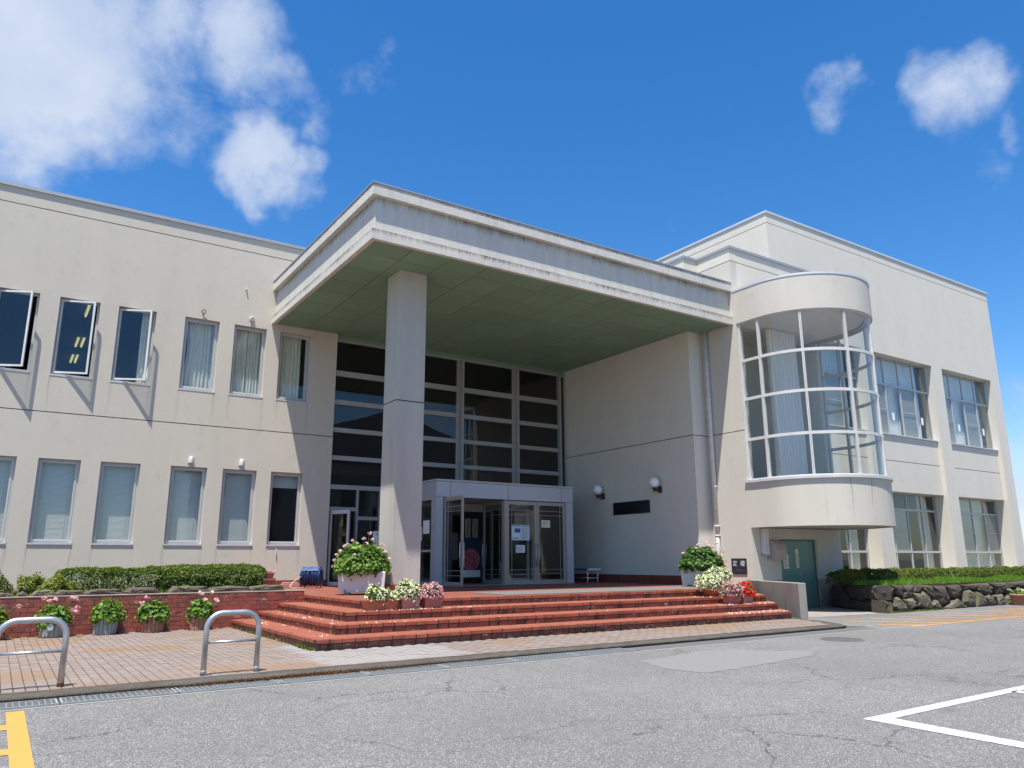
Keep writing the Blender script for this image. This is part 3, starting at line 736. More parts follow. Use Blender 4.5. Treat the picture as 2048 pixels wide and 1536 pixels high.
w = MB(); w.box(7.06, 7.34, YWALL + .28, 31, -.05, 9.3).box(-9, -8.8, YWALL + .28, 31, -.05, 9.3).box(-9, 7.3, 30.8, 31, -.05, 9.3).box(-9, 7.06, YWALL + .28, 30.8, 4.25, 4.6).box(-9, 7.06, YWALL + .28, 30.8, 7.95, 8.1).box(-9, 7.06, YWALL + .28, 30.8, .3, .6).box(3.02, 3.12, YWALL + .28, 30.8, .6, 7.95)
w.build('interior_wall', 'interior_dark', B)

def window(x0, x1, z0, z1, y, fw=.045, rec=.11, sill=True, sash=None, mat='aluminium', gl='glass', open_deg=None):
    """aluminium window in an opening; returns the window part"""
    fy0, fy1 = y + rec, y + rec + .07
    m = MB(); m.box(x0 + .003, x0 + fw, fy0, fy1, z0 + .003, z1 - .003).box(x1 - fw, x1 - .003, fy0, fy1, z0 + .003, z1 - .003).box(x0 + fw, x1 - fw, fy0, fy1, z1 - fw, z1 - .003).box(x0 + fw, x1 - fw, fy0, fy1, z0 + .003, z0 + fw)
    wn_ = m.build('window', mat, B)
    a0, a1, b0, b1 = x0 + fw, x1 - fw, z0 + fw, z1 - fw; s = .042
    m = MB()
    if open_deg is None:
        yy0, yy1 = fy0 - .012, fy1 - .02
        m.box(a0 + .002, a0 + s, yy0, yy1, b0 + .002, b1 - .002).box(a1 - s, a1 - .002, yy0, yy1, b0 + .002, b1 - .002).box(a0 + s, a1 - s, yy0, yy1, b1 - s, b1 - .002).box(a0 + s, a1 - s, yy0, yy1, b0 + .002, b0 + s)
        m.build('sash', mat, wn_)
        m = MB(); m.box(a0 + s, a1 - s, yy0 + .02, yy0 + .026, b0 + s, b1 - s); m.build('pane', gl, wn_)
    else:
        an = R(open_deg); W = a1 - a0 - .01; H = (a0 + .005, fy0)
        def T(q): return [(H[0] + (vx * math.cos(an) + vy * math.sin(an)), H[1] + (-vx * math.sin(an) + vy * math.cos(an)), vz) for vx, vy, vz in q]
        q = MB(); q.box(0, s, -.035, 0, b0, b1).box(W - s, W, -.035, 0, b0, b1).box(s, W - s, -.035, 0, b1 - s, b1).box(s, W - s, -.035, 0, b0, b0 + s); q.v = T(q.v); q.build('sash', 'frame_white', wn_)
        q = MB(); q.box(s, W - s, -.02, -.014, b0 + s, b1 - s); q.v = T(q.v); q.build('pane', 'glass', wn_)
        q = MB(); q.box(W * .45, W * .47, -.012, .0, b0 - .03, b0 - .015); q.v = T(q.v); q.build('stay_arm', 'steel', wn_)
    if sill:
        m = MB(); pj = .008 if z0 > 4 else .020; m.box(x0 - .01, x1 + .01, y - pj, y + rec + .01, z0 - .035, z0 + .001); m.build('sill', 'sill_metal', wn_)
    return wn_
opens = {0: 27, 1: 21, 2: 25}
for i, (a, b_) in enumerate(up):
    window(a, b_, ZUS, ZUH, YWALL, open_deg=opens.get(i)); window(a, b_, ZLS, ZLH, YWALL)
for a, b_ in ((-2.1, -1.26), (-3.6, -2.76)):
    window(a, b_, ZUS, ZUH, YWALL); window(a, b_, ZLS, ZLH, YWALL)
# small fittings on the wing wall
def hood_vent(x, z):
    m = MB(); n = 10
    prof = [(0, .0), (.055, .0), (.075, -.02), (.085, -.06), (.085, -.13), (0, -.13)]
    poly = [(-.06, 0), (-.05, -.06), (0, -.085), (.05, -.06), (.06, 0)]
    for (k0, k1, za, zb) in ((.75, .95, .075, .05), (.95, 1.0, .05, -.075)):
        for j in range(4):
            a, b_ = poly[j], poly[j + 1]
            m.quad((x + a[0] * k1, YWALL + a[1] * k1, z + zb), (x + b_[0] * k1, YWALL + b_[1] * k1, z + zb), (x + b_[0] * k0, YWALL + b_[1] * k0, z + za), (x + a[0] * k0, YWALL + a[1] * k0, z + za), True)
    m.f.append(tuple(len(m.v) + j for j in range(5))); m.sm.append(False); m.v += [(x + a * .75, YWALL + b_ * .75, z + .075) for a, b_ in poly]
    m.box(x - .075, x + .075, YWALL - .008, YWALL, z - .09, z + .085)
    return m.build('vent_hood', 'vent_metal', B)
hood_vent(3.751, 3.725); hood_vent(4.969, 3.735)
m = MB(); m.tube([(3.727 + .05 * math.cos(a), YWALL - .05, 7.56 + .05 * math.sin(a)) for a in [i * 2 * math.pi / 16 for i in range(17)]], .012, 6); m.tube([(3.727, YWALL, 7.46), (3.727, YWALL - .05, 7.50)], .014, 6); m.build('eye_bolt', 'rust', B)
m = MB(); m.lathe((0, 0, 0), [(.062, 0), (.062, .06), (.045, .075), (.04, .055)], 18); m.v = [(4.957 + a, YWALL - c, 7.575 + b_) for a, b_, c in m.v]; m.build('vent_pipe', 'pipe_white', B)
m = MB(); m.lathe((0, 0, 0), [(.02, 0), (.02, .05), (.012, .055)], 10); m.v = [(4.75 + a, YWALL - c, 8.38 + b_) for a, b_, c in m.v]; m.build('wall_stub', 'pipe_white', B)
m = MB(); m.tube([(6.0, YWALL - .012, 1.60), (6.02, YWALL - .012, 1.30)], .008, 6); m.build('cable_stub', 'ink_grey', B)
# skirting tiles at platform level
def skirt(fn, u0, u1, z0, z1, mat, step=.075):
    u = u0
    while u < u1 - .01:
        v = min(u + step - .006, u1); m = MB(); fn(m, u, v, z0, z1); m.build('skirting_tile', mat, B); u += step
w = MB(); w.box(4.9, 7.355, YWALL - .012, YWALL, ZF, .80); w.build('skirting', 'mortar_dark', B)
skirt(lambda m, a, b_, c, d: m.box(a, b_, YWALL - .022, YWALL - .010, c, d), 4.9, 7.355, ZF + .004, .80, 'skirting_tile')
# --- entrance canopy
def Lband(o, w_, z0, z1, name, mat):
    xa, ya = o; m = MB(); m.prism([(xa, ya), (16.066, ya), (16.066, ya + w_), (xa + w_, ya + w_), (xa + w_, YWALL - .002), (xa, YWALL - .002)], z0, z1); return m.build(name, mat, B)
Lband((5.481, 13.292), .10, 7.539, 7.753, 'canopy_lower_band', 'canopy_band_low')
Lband((5.576, 13.392), .20, 7.7535, 8.4915, 'canopy_fascia', 'canopy_fascia')
Lband((5.465, 13.278), .32, 8.492, 8.735, 'canopy_upper_band', 'canopy_band_top')
Lband((5.450, 13.263), .36, 8.7355, 8.762, 'canopy_coping', 'cap_metal')
w = MB(); w.box(5.79, 16.05, 13.6, YWALL - .003, 8.3, 8.45); w.build('canopy_roof', 'concrete', B)
w = MB(); w.box(5.583, 16.06, 13.394, 20.16, 7.585, 7.60); w.build('soffit_backing', 'dark_gap', B)
ys = [13.395, 14.10, 15.03, 15.95, 16.87, 17.785, 18.705, 19.62, 20.14]
xs_ = [5.585] + [6.466 + .913 * i for i in range(11)] + [16.05]
for i in range(len(xs_) - 1):
    for j in range(len(ys) - 1):
        m = MB(); dz = RND.uniform(-.002, .003); m.box(xs_[i] + .007, xs_[i + 1] - .007, ys[j] + .007, ys[j + 1] - .007, 7.561 + dz, 7.584); m.build('soffit_panel', 'soffit_green', B)
# --- column
for za, zc in ((.80, 4.607), (4.629, 7.562)):
    m = MB(); m.box(6.705, 7.371, 14.578, 15.235, za, zc); m.build('column', 'render_column', B, bevel=.012, seg=2)
m = MB(); m.box(6.72, 7.356, 14.593, 15.22, 4.600, 4.636); m.build('expansion_joint', 'joint_sealant', B)
m = MB(); m.box(6.71, 7.366, 14.583, 15.23, ZF, .80); m.build('column_base', 'mortar_light', B)
for j in range(9):
    a = 6.705 + j * .074
    m = MB(); m.box(a + .003, a + .071, 14.566, 14.580, ZF + .004, .80); m.build('base_tile', 'column_tile', B)
    c = 14.578 + j * .073
    m = MB(); m.box(6.693, 6.707, c + .003, c + .070, ZF + .004, .80); m.build('base_tile', 'column_tile', B)
# --- right return wall of the porch, block behind it
XP, XB = 15.523, 16.069
LP = [(XP, 14.46), (XB + .3, 14.46), (XB + .3, 14.75), (XP + .3, 14.75), (XP + .3, 20.5), (XP, 20.5)]
w = MB(); w.prism(LP, ZF - .6, 4.607 - gv)
w.build('porch_wall', 'render_hall', B)
w = MB(); w.prism(LP, 4.607 + gv, 9.4 - gv); w.build('porch_wall', 'render_hall', B)
w = MB(); w.box(XP, XB + .3, 14.46, 24, 9.4 + gv, 9.76); w.build('porch_parapet', 'render_hall', B)
w = MB(); w.box(XP - .03, XB - .032, 14.43, 24, 9.762, 9.84); w.build('roof_coping', 'cap_metal', B)
for bx_ in ((XP + .02, XB + .28, 14.48, 20.4, 4.607 - gv, 4.607 + gv), (XP + .02, XB + .28, 14.48, 24, 9.4 - gv, 9.4 + gv)):
    w = MB(); w.box(*bx_); w.build('expansion_joint', 'joint_sealant', B)
w = MB(); w.box(XP - .012, XP, 14.47, 20.15, ZF, .86); w.build('skirting', 'mortar_dark', B)
skirt(lambda m, a, b_, c, d: m.box(XP - .022, XP - .010, a, b_, c, d), 14.47, 17.98, ZF + .004, .86, 'skirting_tile')
skirt(lambda m, a, b_, c, d: m.box(XP - .022, XP - .010, a, b_, c, d), 17.98, 20.1, ZF + .004, .86, 'skirting_tile', .15)
# block carrying the bay: left wall X = XB, front wall Y = 13.2 above the bay
w = MB(); w.box(XB, XB + .25, 13.252, 14.457, 7.533, 9.4 - gv); w.build('block_side_wall', 'render_bay', B)
for za, zc in ((-.05, 4.607 - gv), (4.607 + gv, 7.531)):
    w = MB(); w.box(XB, XB + .25, 13.19, 14.457, za, zc); w.build('block_side_wall', 'render_bay', B)
w = MB(); w.box(XB, XB + .25, 13.25, 14.457, 9.4 + gv, 9.76); w.build('block_parapet', 'render_hall', B)
for bx_ in ((XB + .02, XB + .24, 13.2, 14.46, 4.607 - gv, 4.607 + gv), (XB + .02, 19.8, 13.27, 14.46, 9.4 - gv, 9.4 + gv)):
    w = MB(); w.box(*bx_); w.build('expansion_joint', 'joint_sealant', B)
w = MB(); w.box(XB + .25, 19.8, 13.255, 13.5, 8.452, 9.4 - gv); w.build('block_front_wall', 'render_hall', B)
w = MB(); w.box(XB + .25, 19.8, 13.255, 13.5, 9.4 + gv, 9.76); w.build('block_parapet', 'render_hall', B)
w = MB(); w.box(XB - .03, 19.83, 13.22, 14.47, 9.762, 9.84); w.build('roof_coping', 'cap_metal', B)
# ground-floor wall under the bay with the green door
w = MB(); w.wall(YW(13.19), XB + .25, 19.84, .76, 2.075, .3, [(17.158, 18.735, .5, 1.80)]); w.build('recess_wall', 'render_bay', B)
w = MB(); w.wall(YW(13.19), XB + .25, 19.84, -.05, .758, .3, [(17.158, 18.735, -.06, .9)]); w.box(19.842, 20.0, 13.3, 14.6, -.05, 8.4); w.build('recess_plinth', 'concrete_mossy', B)
# --- bay: U shaped in plan
BC, BR = (17.92, 12.54), 1.85
def upath(rad, n=40, back=13.25):
    pts = [(BC[0] - rad, back)]
    for i in range(n + 1):
        a = math.pi + math.pi * i / n
        pts.append((BC[0] + rad * math.cos(a), BC[1] + rad * math.sin(a)))
    pts.append((BC[0] + rad, back)); return pts
def uband(ro, ri, z0, z1, name, mat, back=13.25, smooth=True):
    m = MB(); O = upath(ro, 48, back); I = upath(ri, 48, back)
    for i in range(len(O) - 1):
        a, b_, c, d = O[i], O[i + 1], I[i + 1], I[i]
        m.quad((*a, z0), (*b_, z0), (*b_, z1), (*a, z1), smooth); m.quad((*d, z0), (*d, z1), (*c, z1), (*c, z0), smooth)
        m.quad((*a, z1), (*b_, z1), (*c, z1), (*d, z1)); m.quad((*a, z0), (*d, z0), (*c, z0), (*b_, z0))
    for i in (0, len(O) - 1): m.quad((*O[i], z0), (*O[i], z1), (*I[i], z1), (*I[i], z0))
    o = m.build(name, mat, B)
    if smooth: o.data.set_sharp_from_angle(angle=R(40))
    return o
uband(BR, BR - .2, 7.533, 8.45, 'bay_upper_band', 'render_bay')
uband(BR + .012, BR - .3, 8.452, 8.515, 'bay_coping', 'cap_metal_light')
uband(BR, BR - .2, 2.075, 3.21, 'bay_lower_band', 'render_bay')
uband(BR + .05, BR - .22, 3.212, 3.275, 'bay_sill', 'sill_metal')
m = MB(); m.prism(upath(BR - .19, 40, 14.4), 2.09, 2.13); m.build('bay_floor', 'render_bay', B)
m = MB(); m.prism(upath(BR - .19, 40, 14.4), 2.95, 3.0); m.build('bay_floor', 'interior_floor', B)
m = MB(); m.prism(upath(BR - .01, 40, 14.4), 8.30, 8.42); m.build('bay_roof', 'concrete', B)
m = MB(); m.prism(upath(BR - .21, 40, 14.4), 7.58, 7.60); m.build('bay_ceiling', 'interior_light', B)
RG = BR - .07
zb = [3.277, 4.34, 5.42, 6.47, 7.533]
for i, z in enumerate(zb):
    h = .038; uband(RG + .03, RG - .03, max(z - h, zb[0]), min(z + h, zb[-1]), 'bay_transom', 'frame_white', 13.2)
angs = [math.pi + math.pi * i / 5 for i in range(6)]
def post(p, nrm, w_, d_, name='bay_mullion', z0=zb[0], z1=zb[-1], mat='frame_white'):
    t_ = (-nrm[1], nrm[0]); m = MB(); m.obox(p, t_, nrm, w_, d_, z0, z1); return m.build(name, mat, B)
for i, a in enumerate(angs):
    nrm = (math.cos(a), math.sin(a))
    for off in (-.018, .018):
        p = (BC[0] + RG * nrm[0] - nrm[1] * off, BC[1] + RG * nrm[1] + nrm[0] * off)
        post(p, nrm, .013, .040)
post((BC[0] - RG, 13.15), (-1, 0), .03, .04); post((BC[0] + RG, 13.15), (1, 0), .03, .04)
for i in range(5):
    for k_ in range(4):
        m = MB(); a0, a1 = angs[i] + .02, angs[i + 1] - .02
        for q in range(10):
            t0, t1 = a0 + (a1 - a0) * q / 10, a0 + (a1 - a0) * (q + 1) / 10
            A, C_ = (BC[0] + RG * math.cos(t0), BC[1] + RG * math.sin(t0)), (BC[0] + RG * math.cos(t1), BC[1] + RG * math.sin(t1))
            m.quad((*A, zb[k_] + .038), (*C_, zb[k_] + .038), (*C_, zb[k_ + 1] - .038), (*A, zb[k_ + 1] - .038), True)
        m.build('bay_pane', 'glass_bay', B)
for k_ in range(4):
    for sx in (-1, 1):
        m = MB(); x = BC[0] + sx * RG; m.quad((x, 12.56, zb[k_] + .038), (x, 13.12, zb[k_] + .038), (x, 13.12, zb[k_ + 1] - .038), (x, 12.56, zb[k_ + 1] - .038)); m.build('bay_pane', 'glass_bay', B)
w = MB(); w.box(XB + .25, 19.7, 14.44, 14.6, 2.9, 8.3).box(19.62, 19.80, 13.25, 14.44, 3.0, 8.4).box(19.62, 19.80, 13.2, 14.44, -.05, 2.08); w.build('bay_back_wall', 'interior_light', B)
# door under the bay
d_ = MB(); d_.box(17.158, 17.20, 13.26, 13.36, G, 1.80).box(18.693, 18.735, 13.26, 13.36, G, 1.80).box(17.20, 18.693, 13.26, 13.36, 1.765, 1.80); dr = d_.build('service_door', 'door_frame_green', B)
for a, b_ in ((17.203, 17.842), (17.850, 18.69)):
    m = MB(); m.box(a, b_, 13.275, 13.32, G + .012, 1.762); m.build('door_leaf', 'door_green', dr, bevel=.004, seg=1)
m = MB(); m.lathe((0, 0, 0), [(.028, 0), (.028, .012), (.012, .016), (.012, .05), (.030, .055), (.032, .075), (.02, .09)], 14); m.v = [(17.93 + a, 13.275 - c, .90 + b_) for a, b_, c in m.v]; m.build('door_knob', 'steel', dr)
m = MB(); m.box(17.16, 18.73, 13.30, 13.5, -.05, G + .012); m.build('threshold', 'concrete', dr)
# --- tall hall on the right
YR, XE = 14.629, 34.12
bays = [(20.43, 24.25), (25.0, 28.82), (29.55, 33.37)]
w = MB(); w.wall(YW(YR), 19.84, XE, -.05, 12.003 - gv, .5, [(a, b_, .1, 8.43) for a, b_ in bays]); w.box(19.67, 19.838, YR, YR + .5, 8.4, 12.003 - gv)
w.build('hall_wall', 'render_hall', B)
for bx_ in ((19.67, XE, YR, YR + .5, 12.003 + gv, 12.34), (19.67, 20.17, YR + .5, 34, 12.003 + gv, 12.34), (XE - .4, XE, YR + .5, 34, 12.003 + gv, 12.34)):
    w = MB(); w.box(*bx_); w.build('hall_parapet', 'render_hall', B)
for bx_ in ((19.67, 20.17, YR + .502, 34, 8.3, 12.003 - gv), (XE - .4, XE, YR + .502, 34, -.05, 12.003 - gv)):
    w = MB(); w.box(*bx_); w.build('hall_side_wall', 'render_hall', B)
for bx_ in ((19.69, XE - .02, YR + .02, YR + .48, 12.003 - gv, 12.003 + gv), (19.69, 20.15, YR + .48, 33.9, 12.003 - gv, 12.003 + gv)):
    w = MB(); w.box(*bx_); w.build('expansion_joint', 'joint_sealant', B)
w = MB(); w.prism([(19.64, YR - .03), (XE + .03, YR - .03), (XE + .03, 34), (XE - .43, 34), (XE - .43, YR + .53), (20.2, YR + .53), (20.2, 34), (19.64, 34)], 12.342, 12.415); w.build('roof_coping', 'cap_metal_light', B)
w = MB(); w.box(20.17, XE - .4, YR + .5, 33.9, 11.6, 11.7); w.build('roof', 'concrete', B)
for bx_ in ((20.2, XE - .42, YR + 6, YR + 6.2, 0, 11.6), (20.0, XE - .4, YR + .52, YR + 6, 4.1, 5.0), (20.0, XE - .4, YR + .52, YR + 6, 8.6, 8.7), (20.0, XE - .4, YR + .52, YR + 6, .1, .4)):
    w = MB(); w.box(*bx_); w.build('interior_wall', 'interior_room', B)
for a, b_ in bays:
    for bx_ in ((a, b_, YR + .15, YR + .52, 3.55, 4.624 - gv), (a, b_, YR + .15, YR + .52, 4.624 + gv, 5.53)):
        w = MB(); w.box(*bx_); w.build('spandrel', 'render_hall', B)
    w = MB(); w.box(a, b_, YR + .17, YR + .5, 4.624 - gv, 4.624 + gv); w.build('expansion_joint', 'joint_sealant', B)
    w = MB(); w.box(a - .0, b_ + .0, YR + .10, YR + .30, 5.532, 5.575); w.build('window_sill', 'sill_metal', B)
    w = MB(); w.box(a, b_, YR + .1, YR + .52, .10, .62); w.build('window_apron', 'render_hall', B)
def grid_window(a, b_, y, cols, rows, panel=(), name='hall_window'):
    """cols/rows: lists of member positions"""
    fw = .028; m = MB(); z0, z1 = rows[0], rows[-1]
    m.box(a, a + .04, y, y + .07, z0, z1).box(b_ - .04, b_, y, y + .07, z0, z1)
    for i, z in enumerate(rows): m.box(a + .04, b_ - .04, y + .002, y + .068, max(z - .035, z0), min(z + .035, z1))
    wn_ = m.build(name, 'aluminium', B)
    for c in cols[1:-1]:
        m = MB()
        for r_ in range(len(rows) - 1): m.box(c - fw, c + fw, y + .004, y + .06, rows[r_] + (.0352 if True else 0), rows[r_ + 1] - .0352)
        m.build('mullion', 'aluminium', wn_)
    for i in range(len(cols) - 1):
        for r_ in range(len(rows) - 1):
            x0 = cols[i] + (.04 if i == 0 else fw); x1 = cols[i + 1] - (.04 if i == len(cols) - 2 else fw)
            m = MB(); m.box(x0, x1, y + .025, y + .031, rows[r_] + .0352, rows[r_ + 1] - .0352)
            m.build('pane', 'glass', wn_)
            if (i, r_) in panel:
                m = MB(); m.box(x0, x1, y + .050, y + .060, rows[r_] + .04, rows[r_ + 1] - .04); m.build('infill_panel', 'panel_beige', wn_)
                if len(rows) == 3 or r_ == 1:
                    m = MB(); zz = (rows[r_] + rows[r_ + 1]) / 2; m.box(x0, x1, y + .012, y + .022, zz - .012, zz + .012); m.build('glazing_bar', 'aluminium', wn_)
    return wn_
for a, b_ in bays:
    cs = [a + (b_ - a) * i / 4 for i in range(5)]
    grid_window(a, b_, 14.885, cs, [5.577, 7.40, 8.43], panel={(0, 0), (2, 0)})
    grid_window(a, b_, 15.20 - .06, cs, [.62, 1.52, 2.98, 3.548], panel={(0, 1), (1, 1)} if a < 29 else {(1, 1), (3, 1)})
    w = MB(); w.box(a - .02, b_ + .02, YR + .505, 15.22, 3.55, 3.6); w.build('window_head', 'render_hall', B)
# --- glazed entrance front
YG = 20.17
def part(name, mat, *bx, parent=None, bevel=0):
    m = MB()
    for q in bx: m.box(*q)
    return m.build(name, mat, parent or B, bevel=bevel)
fr = part('entrance_glazing', 'aluminium_shaded', (7.36, 7.40, YG, YG + .12, ZF, 7.45), (15.47, 15.52, YG, YG + .12, ZF, 7.45), (7.40, 15.47, YG, YG + .12, 7.38, 7.45))
part('glazing_head', 'soffit_green', (7.362, 15.52, YG + .01, YG + .11, 7.452, 7.62))
vm = [(9.27, 9.47), (11.32, 11.52), (13.375, 13.58), (15.2, 15.28)]
for a, b_ in vm:
    z0 = ZF if a < 9.4 else 2.95
    part('mullion', 'aluminium_shaded', (b_ - .075, b_, YG - .10, YG + .10, z0, 7.378), parent=fr)
    if b_ - a > .1: part('mullion', 'aluminium_bronze', (a, b_ - .077, YG + .03, YG + .1, z0, 7.378), parent=fr)
tz = [(6.374, 6.533), (5.556, 5.69), (4.773, 4.898), (3.996, 4.119), (3.197, 3.318)]
colx = [(7.40, 9.27), (9.47, 11.32), (11.52, 13.375), (13.58, 15.2)]
for ci, (a, b_) in enumerate(colx):
    for zi, (z0, z1) in enumerate(tz):
        part('transom', 'aluminium_shaded', (a, b_, YG - .02, YG + .08, z0, z1), parent=fr)
    zs = [ZF if ci else 3.318] + [] 
    lv = [7.38] + [q for p_ in tz for q in (p_[1], p_[0])]
    for j in range(5):
        hi, lo = (lv[0], lv[1]) if j == 0 else (lv[2 * j], lv[2 * j + 1])
        part('pane', 'glass_dark', (a, b_, YG + .03, YG + .036, lo, hi), parent=fr)
    if ci in (1, 2, 3):
        part('pane', 'glass_dark', (a, b_, YG + .03, YG + .036, 2.96, 3.197), parent=fr)
part('pane', 'glass_dark', (15.28, 15.47, YG + .03, YG + .036, ZF, 7.38), parent=fr)
# left bay below the lowest transom: side door and lights
part('jamb', 'aluminium_shaded', (8.166, 8.23, YG - .02, YG + .08, ZF, 3.195), parent=fr); part('jamb', 'aluminium_shaded', (8.84, 8.95, YG - .04, YG + .08, ZF, 3.195), parent=fr)
part('transom', 'aluminium_shaded', (7.40, 8.166, YG - .02, YG + .08, 2.615, 2.715), parent=fr); part('transom', 'aluminium_shaded', (8.23, 8.84, YG - .02, YG + .08, 2.38, 2.476), parent=fr)
part('pane', 'glass_dark', (7.40, 8.166, YG + .03, YG + .036, 2.716, 3.195), parent=fr); part('pane', 'glass_dark', (8.23, 8.84, YG + .03, YG + .036, 2.477, 3.195), parent=fr)
part('pane', 'glass_dark', (8.23, 8.84, YG + .03, YG + .036, ZF + .08, 2.379), parent=fr); part('pane', 'glass_dark', (8.95, 9.38, YG + .03, YG + .036, ZF + .08, 3.195), parent=fr)
part('bottom_rail', 'aluminium_shaded', (8.23, 8.84, YG - .02, YG + .08, ZF, ZF + .08), parent=fr); part('bottom_rail', 'aluminium_shaded', (8.95, 9.39, YG - .02, YG + .08, ZF, ZF + .08), parent=fr)
def door_leaf(hx, hy, ang, width, z0, z1, mat, name='door', rail=.10, stile=.075, gl='glass_dark', flip=1, bars=True):
    """glazed leaf hinged at (hx,hy); ang = direction in plan"""
    ca, sa = math.cos(ang), math.sin(ang)
    def T(m): m.v = [(hx + a * ca - b_ * sa, hy + a * sa + b_ * ca, c) for a, b_, c in m.v]; return m
    m = MB(); m.box(0, stile, -.02, .02, z0, z1).box(width - stile, width, -.02, .02, z0, z1).box(stile, width - stile, -.02, .02, z1 - rail, z1).box(stile, width - stile, -.02, .02, z0, z0 + rail)
    L = T(m).build(name, mat, B)
    m = MB(); m.box(stile, width - stile, -.004, .004, z0 + rail, z1 - rail); T(m).build('pane', gl, L)
    if bars:
        m = MB()
        for z in (z1 - rail - .16, z1 - rail - .28, z0 + rail + .16, z0 + rail + .28): m.box(stile, width - stile, -.007, .007, z - .006, z + .006)
        for x in (stile + .10,): m.box(x - .006, x + .006, -.0075, .0075, z0 + rail, z1 - rail)
        T(m).build('glazing_bar', 'aluminium_bronze', L)
    for sd in (-1, 1):
        m = MB(); x = width - .045; y = sd * .06
        m.tube([(x, sd * .02, 1.12 + .0), (x, y, 1.12), (x, y, 1.72), (x, sd * .02, 1.72)], .014, 8); T(m).build('handle', 'steel', L)
    return L
door_leaf(7.43, 20.14, R(-64), .70, ZF + .01, 2.61, 'aluminium', bars=False)
# vestibule
YV = 18.0
jx = [9.513, 9.937, 11.774, 13.631, 14.06]
ves = part('vestibule', 'dark_gap', (9.548, 14.04, YV + .032, YV + .2, 2.93, 3.33))
part('post', 'aluminium_panel', (9.513, 9.722, YV, YV + .2, ZF, 2.925), parent=ves)
part('post', 'aluminium_panel', (13.83, 14.06, YV, YV + .2, ZF, 2.925), parent=ves)
for i in range(4): part('header_panel', 'aluminium_panel', (jx[i] + .007, jx[i + 1] - .007, YV - .012, YV + .03, 2.932, 3.335), parent=ves)
part('header_trim', 'aluminium', (9.50, 14.075, YV - .025, YG - .12, 3.345, 3.395), parent=ves)
part('side_header', 'aluminium_panel', (9.515, 9.545, YV + .033, YG - .12, 2.932, 3.335), parent=ves); part('side_header', 'aluminium_panel', (14.042, 14.058, YV + .033, YG - .12, 2.932, 3.335), parent=ves)
part('vestibule_ceiling', 'interior_light', (9.55, 14.02, YV + .21, YG - .12, 2.96, 3.0), parent=ves)
part('side_frame', 'aluminium', (9.52, 9.60, YV + .21, YV + .27, ZF, 2.93), (9.52, 9.60, YG - .2, YG - .12, ZF, 2.93), (9.52, 9.60, YV + .27, YG - .2, ZF, ZF + .10), (9.52, 9.60, YV + .27, YG - .2, 2.86, 2.93), (9.53, 9.59, YV + .27, YG - .2, 1.50, 1.56), parent=ves)
part('side_pane', 'glass_dark', (9.555, 9.561, YV + .27, YG - .2, ZF + .10, 1.50), parent=ves); part('side_pane', 'glass_dark', (9.555, 9.561, YV + .27, YG - .2, 1.56, 2.86), parent=ves)
part('side_frame', 'aluminium', (13.98, 14.05, YV + .21, YG - .12, ZF, ZF + .1), (13.98, 14.05, YG - .2, YG - .12, ZF + .1, 2.93), parent=ves)
part('side_pane', 'glass_dark', (14.01, 14.016, YV + .21, YG - .2, ZF + .10, 2.93), parent=ves)
for q_ in ((11.665, 11.72, YV + .01, YV + .11, ZF, 2.925), (11.722, 11.757, YV + .03, YV + .09, ZF, 2.925), (9.724, 9.75, YV + .02, YV + .1, ZF, 2.925), (13.80, 13.828, YV + .02, YV + .1, ZF, 2.925)): part('door_post', 'aluminium_bronze', q_, parent=ves)
door_leaf(9.775, YV - .0, R(-86), .88, ZF + .012, 2.912, 'aluminium_bronze', gl='glass_dark')
door_leaf(11.66, YV + .06, R(95), .93, ZF + .012, 2.912, 'aluminium_bronze', gl='glass_dark')
door_leaf(11.763, YV + .06, 0, 1.012, ZF + .012, 2.912, 'aluminium_bronze', gl='glass')
door_leaf(13.796, YV + .06, math.pi, 1.012, ZF + .012, 2.912, 'aluminium_bronze', gl='glass')
# inner doors on the glazing line
part('inner_frame', 'frame_white', (9.62, 9.70, YG - .02, YG + .06, ZF, 2.95), (13.9, 13.98, YG - .02, YG + .06, ZF, 2.95), (9.70, 13.9, YG - .02, YG + .06, 2.80, 2.95), (9.70, 11.0, YG - .02, YG + .06, ZF, ZF + .12), (12.6, 13.9, YG - .02, YG + .06, ZF, ZF + .12), (12.58, 12.64, YG - .02, YG + .06, ZF + .12, 2.80), (11.0, 12.58, YG - .015, YG + .055, 2.72, 2.795), parent=ves)
part('inner_pane', 'glass_dark', (9.70, 11.0, YG + .01, YG + .016, ZF + .12, 2.80), parent=ves); part('inner_pane', 'glass_dark', (12.64, 13.9, YG + .01, YG + .016, ZF + .12, 2.80), parent=ves)
# lobby interior
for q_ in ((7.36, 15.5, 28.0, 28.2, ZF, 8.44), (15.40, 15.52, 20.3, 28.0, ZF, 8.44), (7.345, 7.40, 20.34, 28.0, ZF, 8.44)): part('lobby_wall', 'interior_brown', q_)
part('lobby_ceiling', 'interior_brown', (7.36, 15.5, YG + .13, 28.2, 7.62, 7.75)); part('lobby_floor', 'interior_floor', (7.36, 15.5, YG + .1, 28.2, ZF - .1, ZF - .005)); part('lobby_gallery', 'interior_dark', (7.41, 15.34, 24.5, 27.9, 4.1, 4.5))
part('lobby_roof', 'concrete', (7.36, 16.3, 20.06, 28.3, 8.45, 8.6))
for x, y in ((8.3, 21.3), (12.1, 21.3)):
    m = MB(); m.lathe((x, y, 7.60), [(.17, .02), (.17, .0), (.13, -.004), (.12, .01)], 20); m.build('downlight', 'dark_iron', B)
part('platform_edge_rail', 'aluminium', (9.72, 13.83, YV + .0, YV + .12, ZF, ZF + .010), parent=ves)
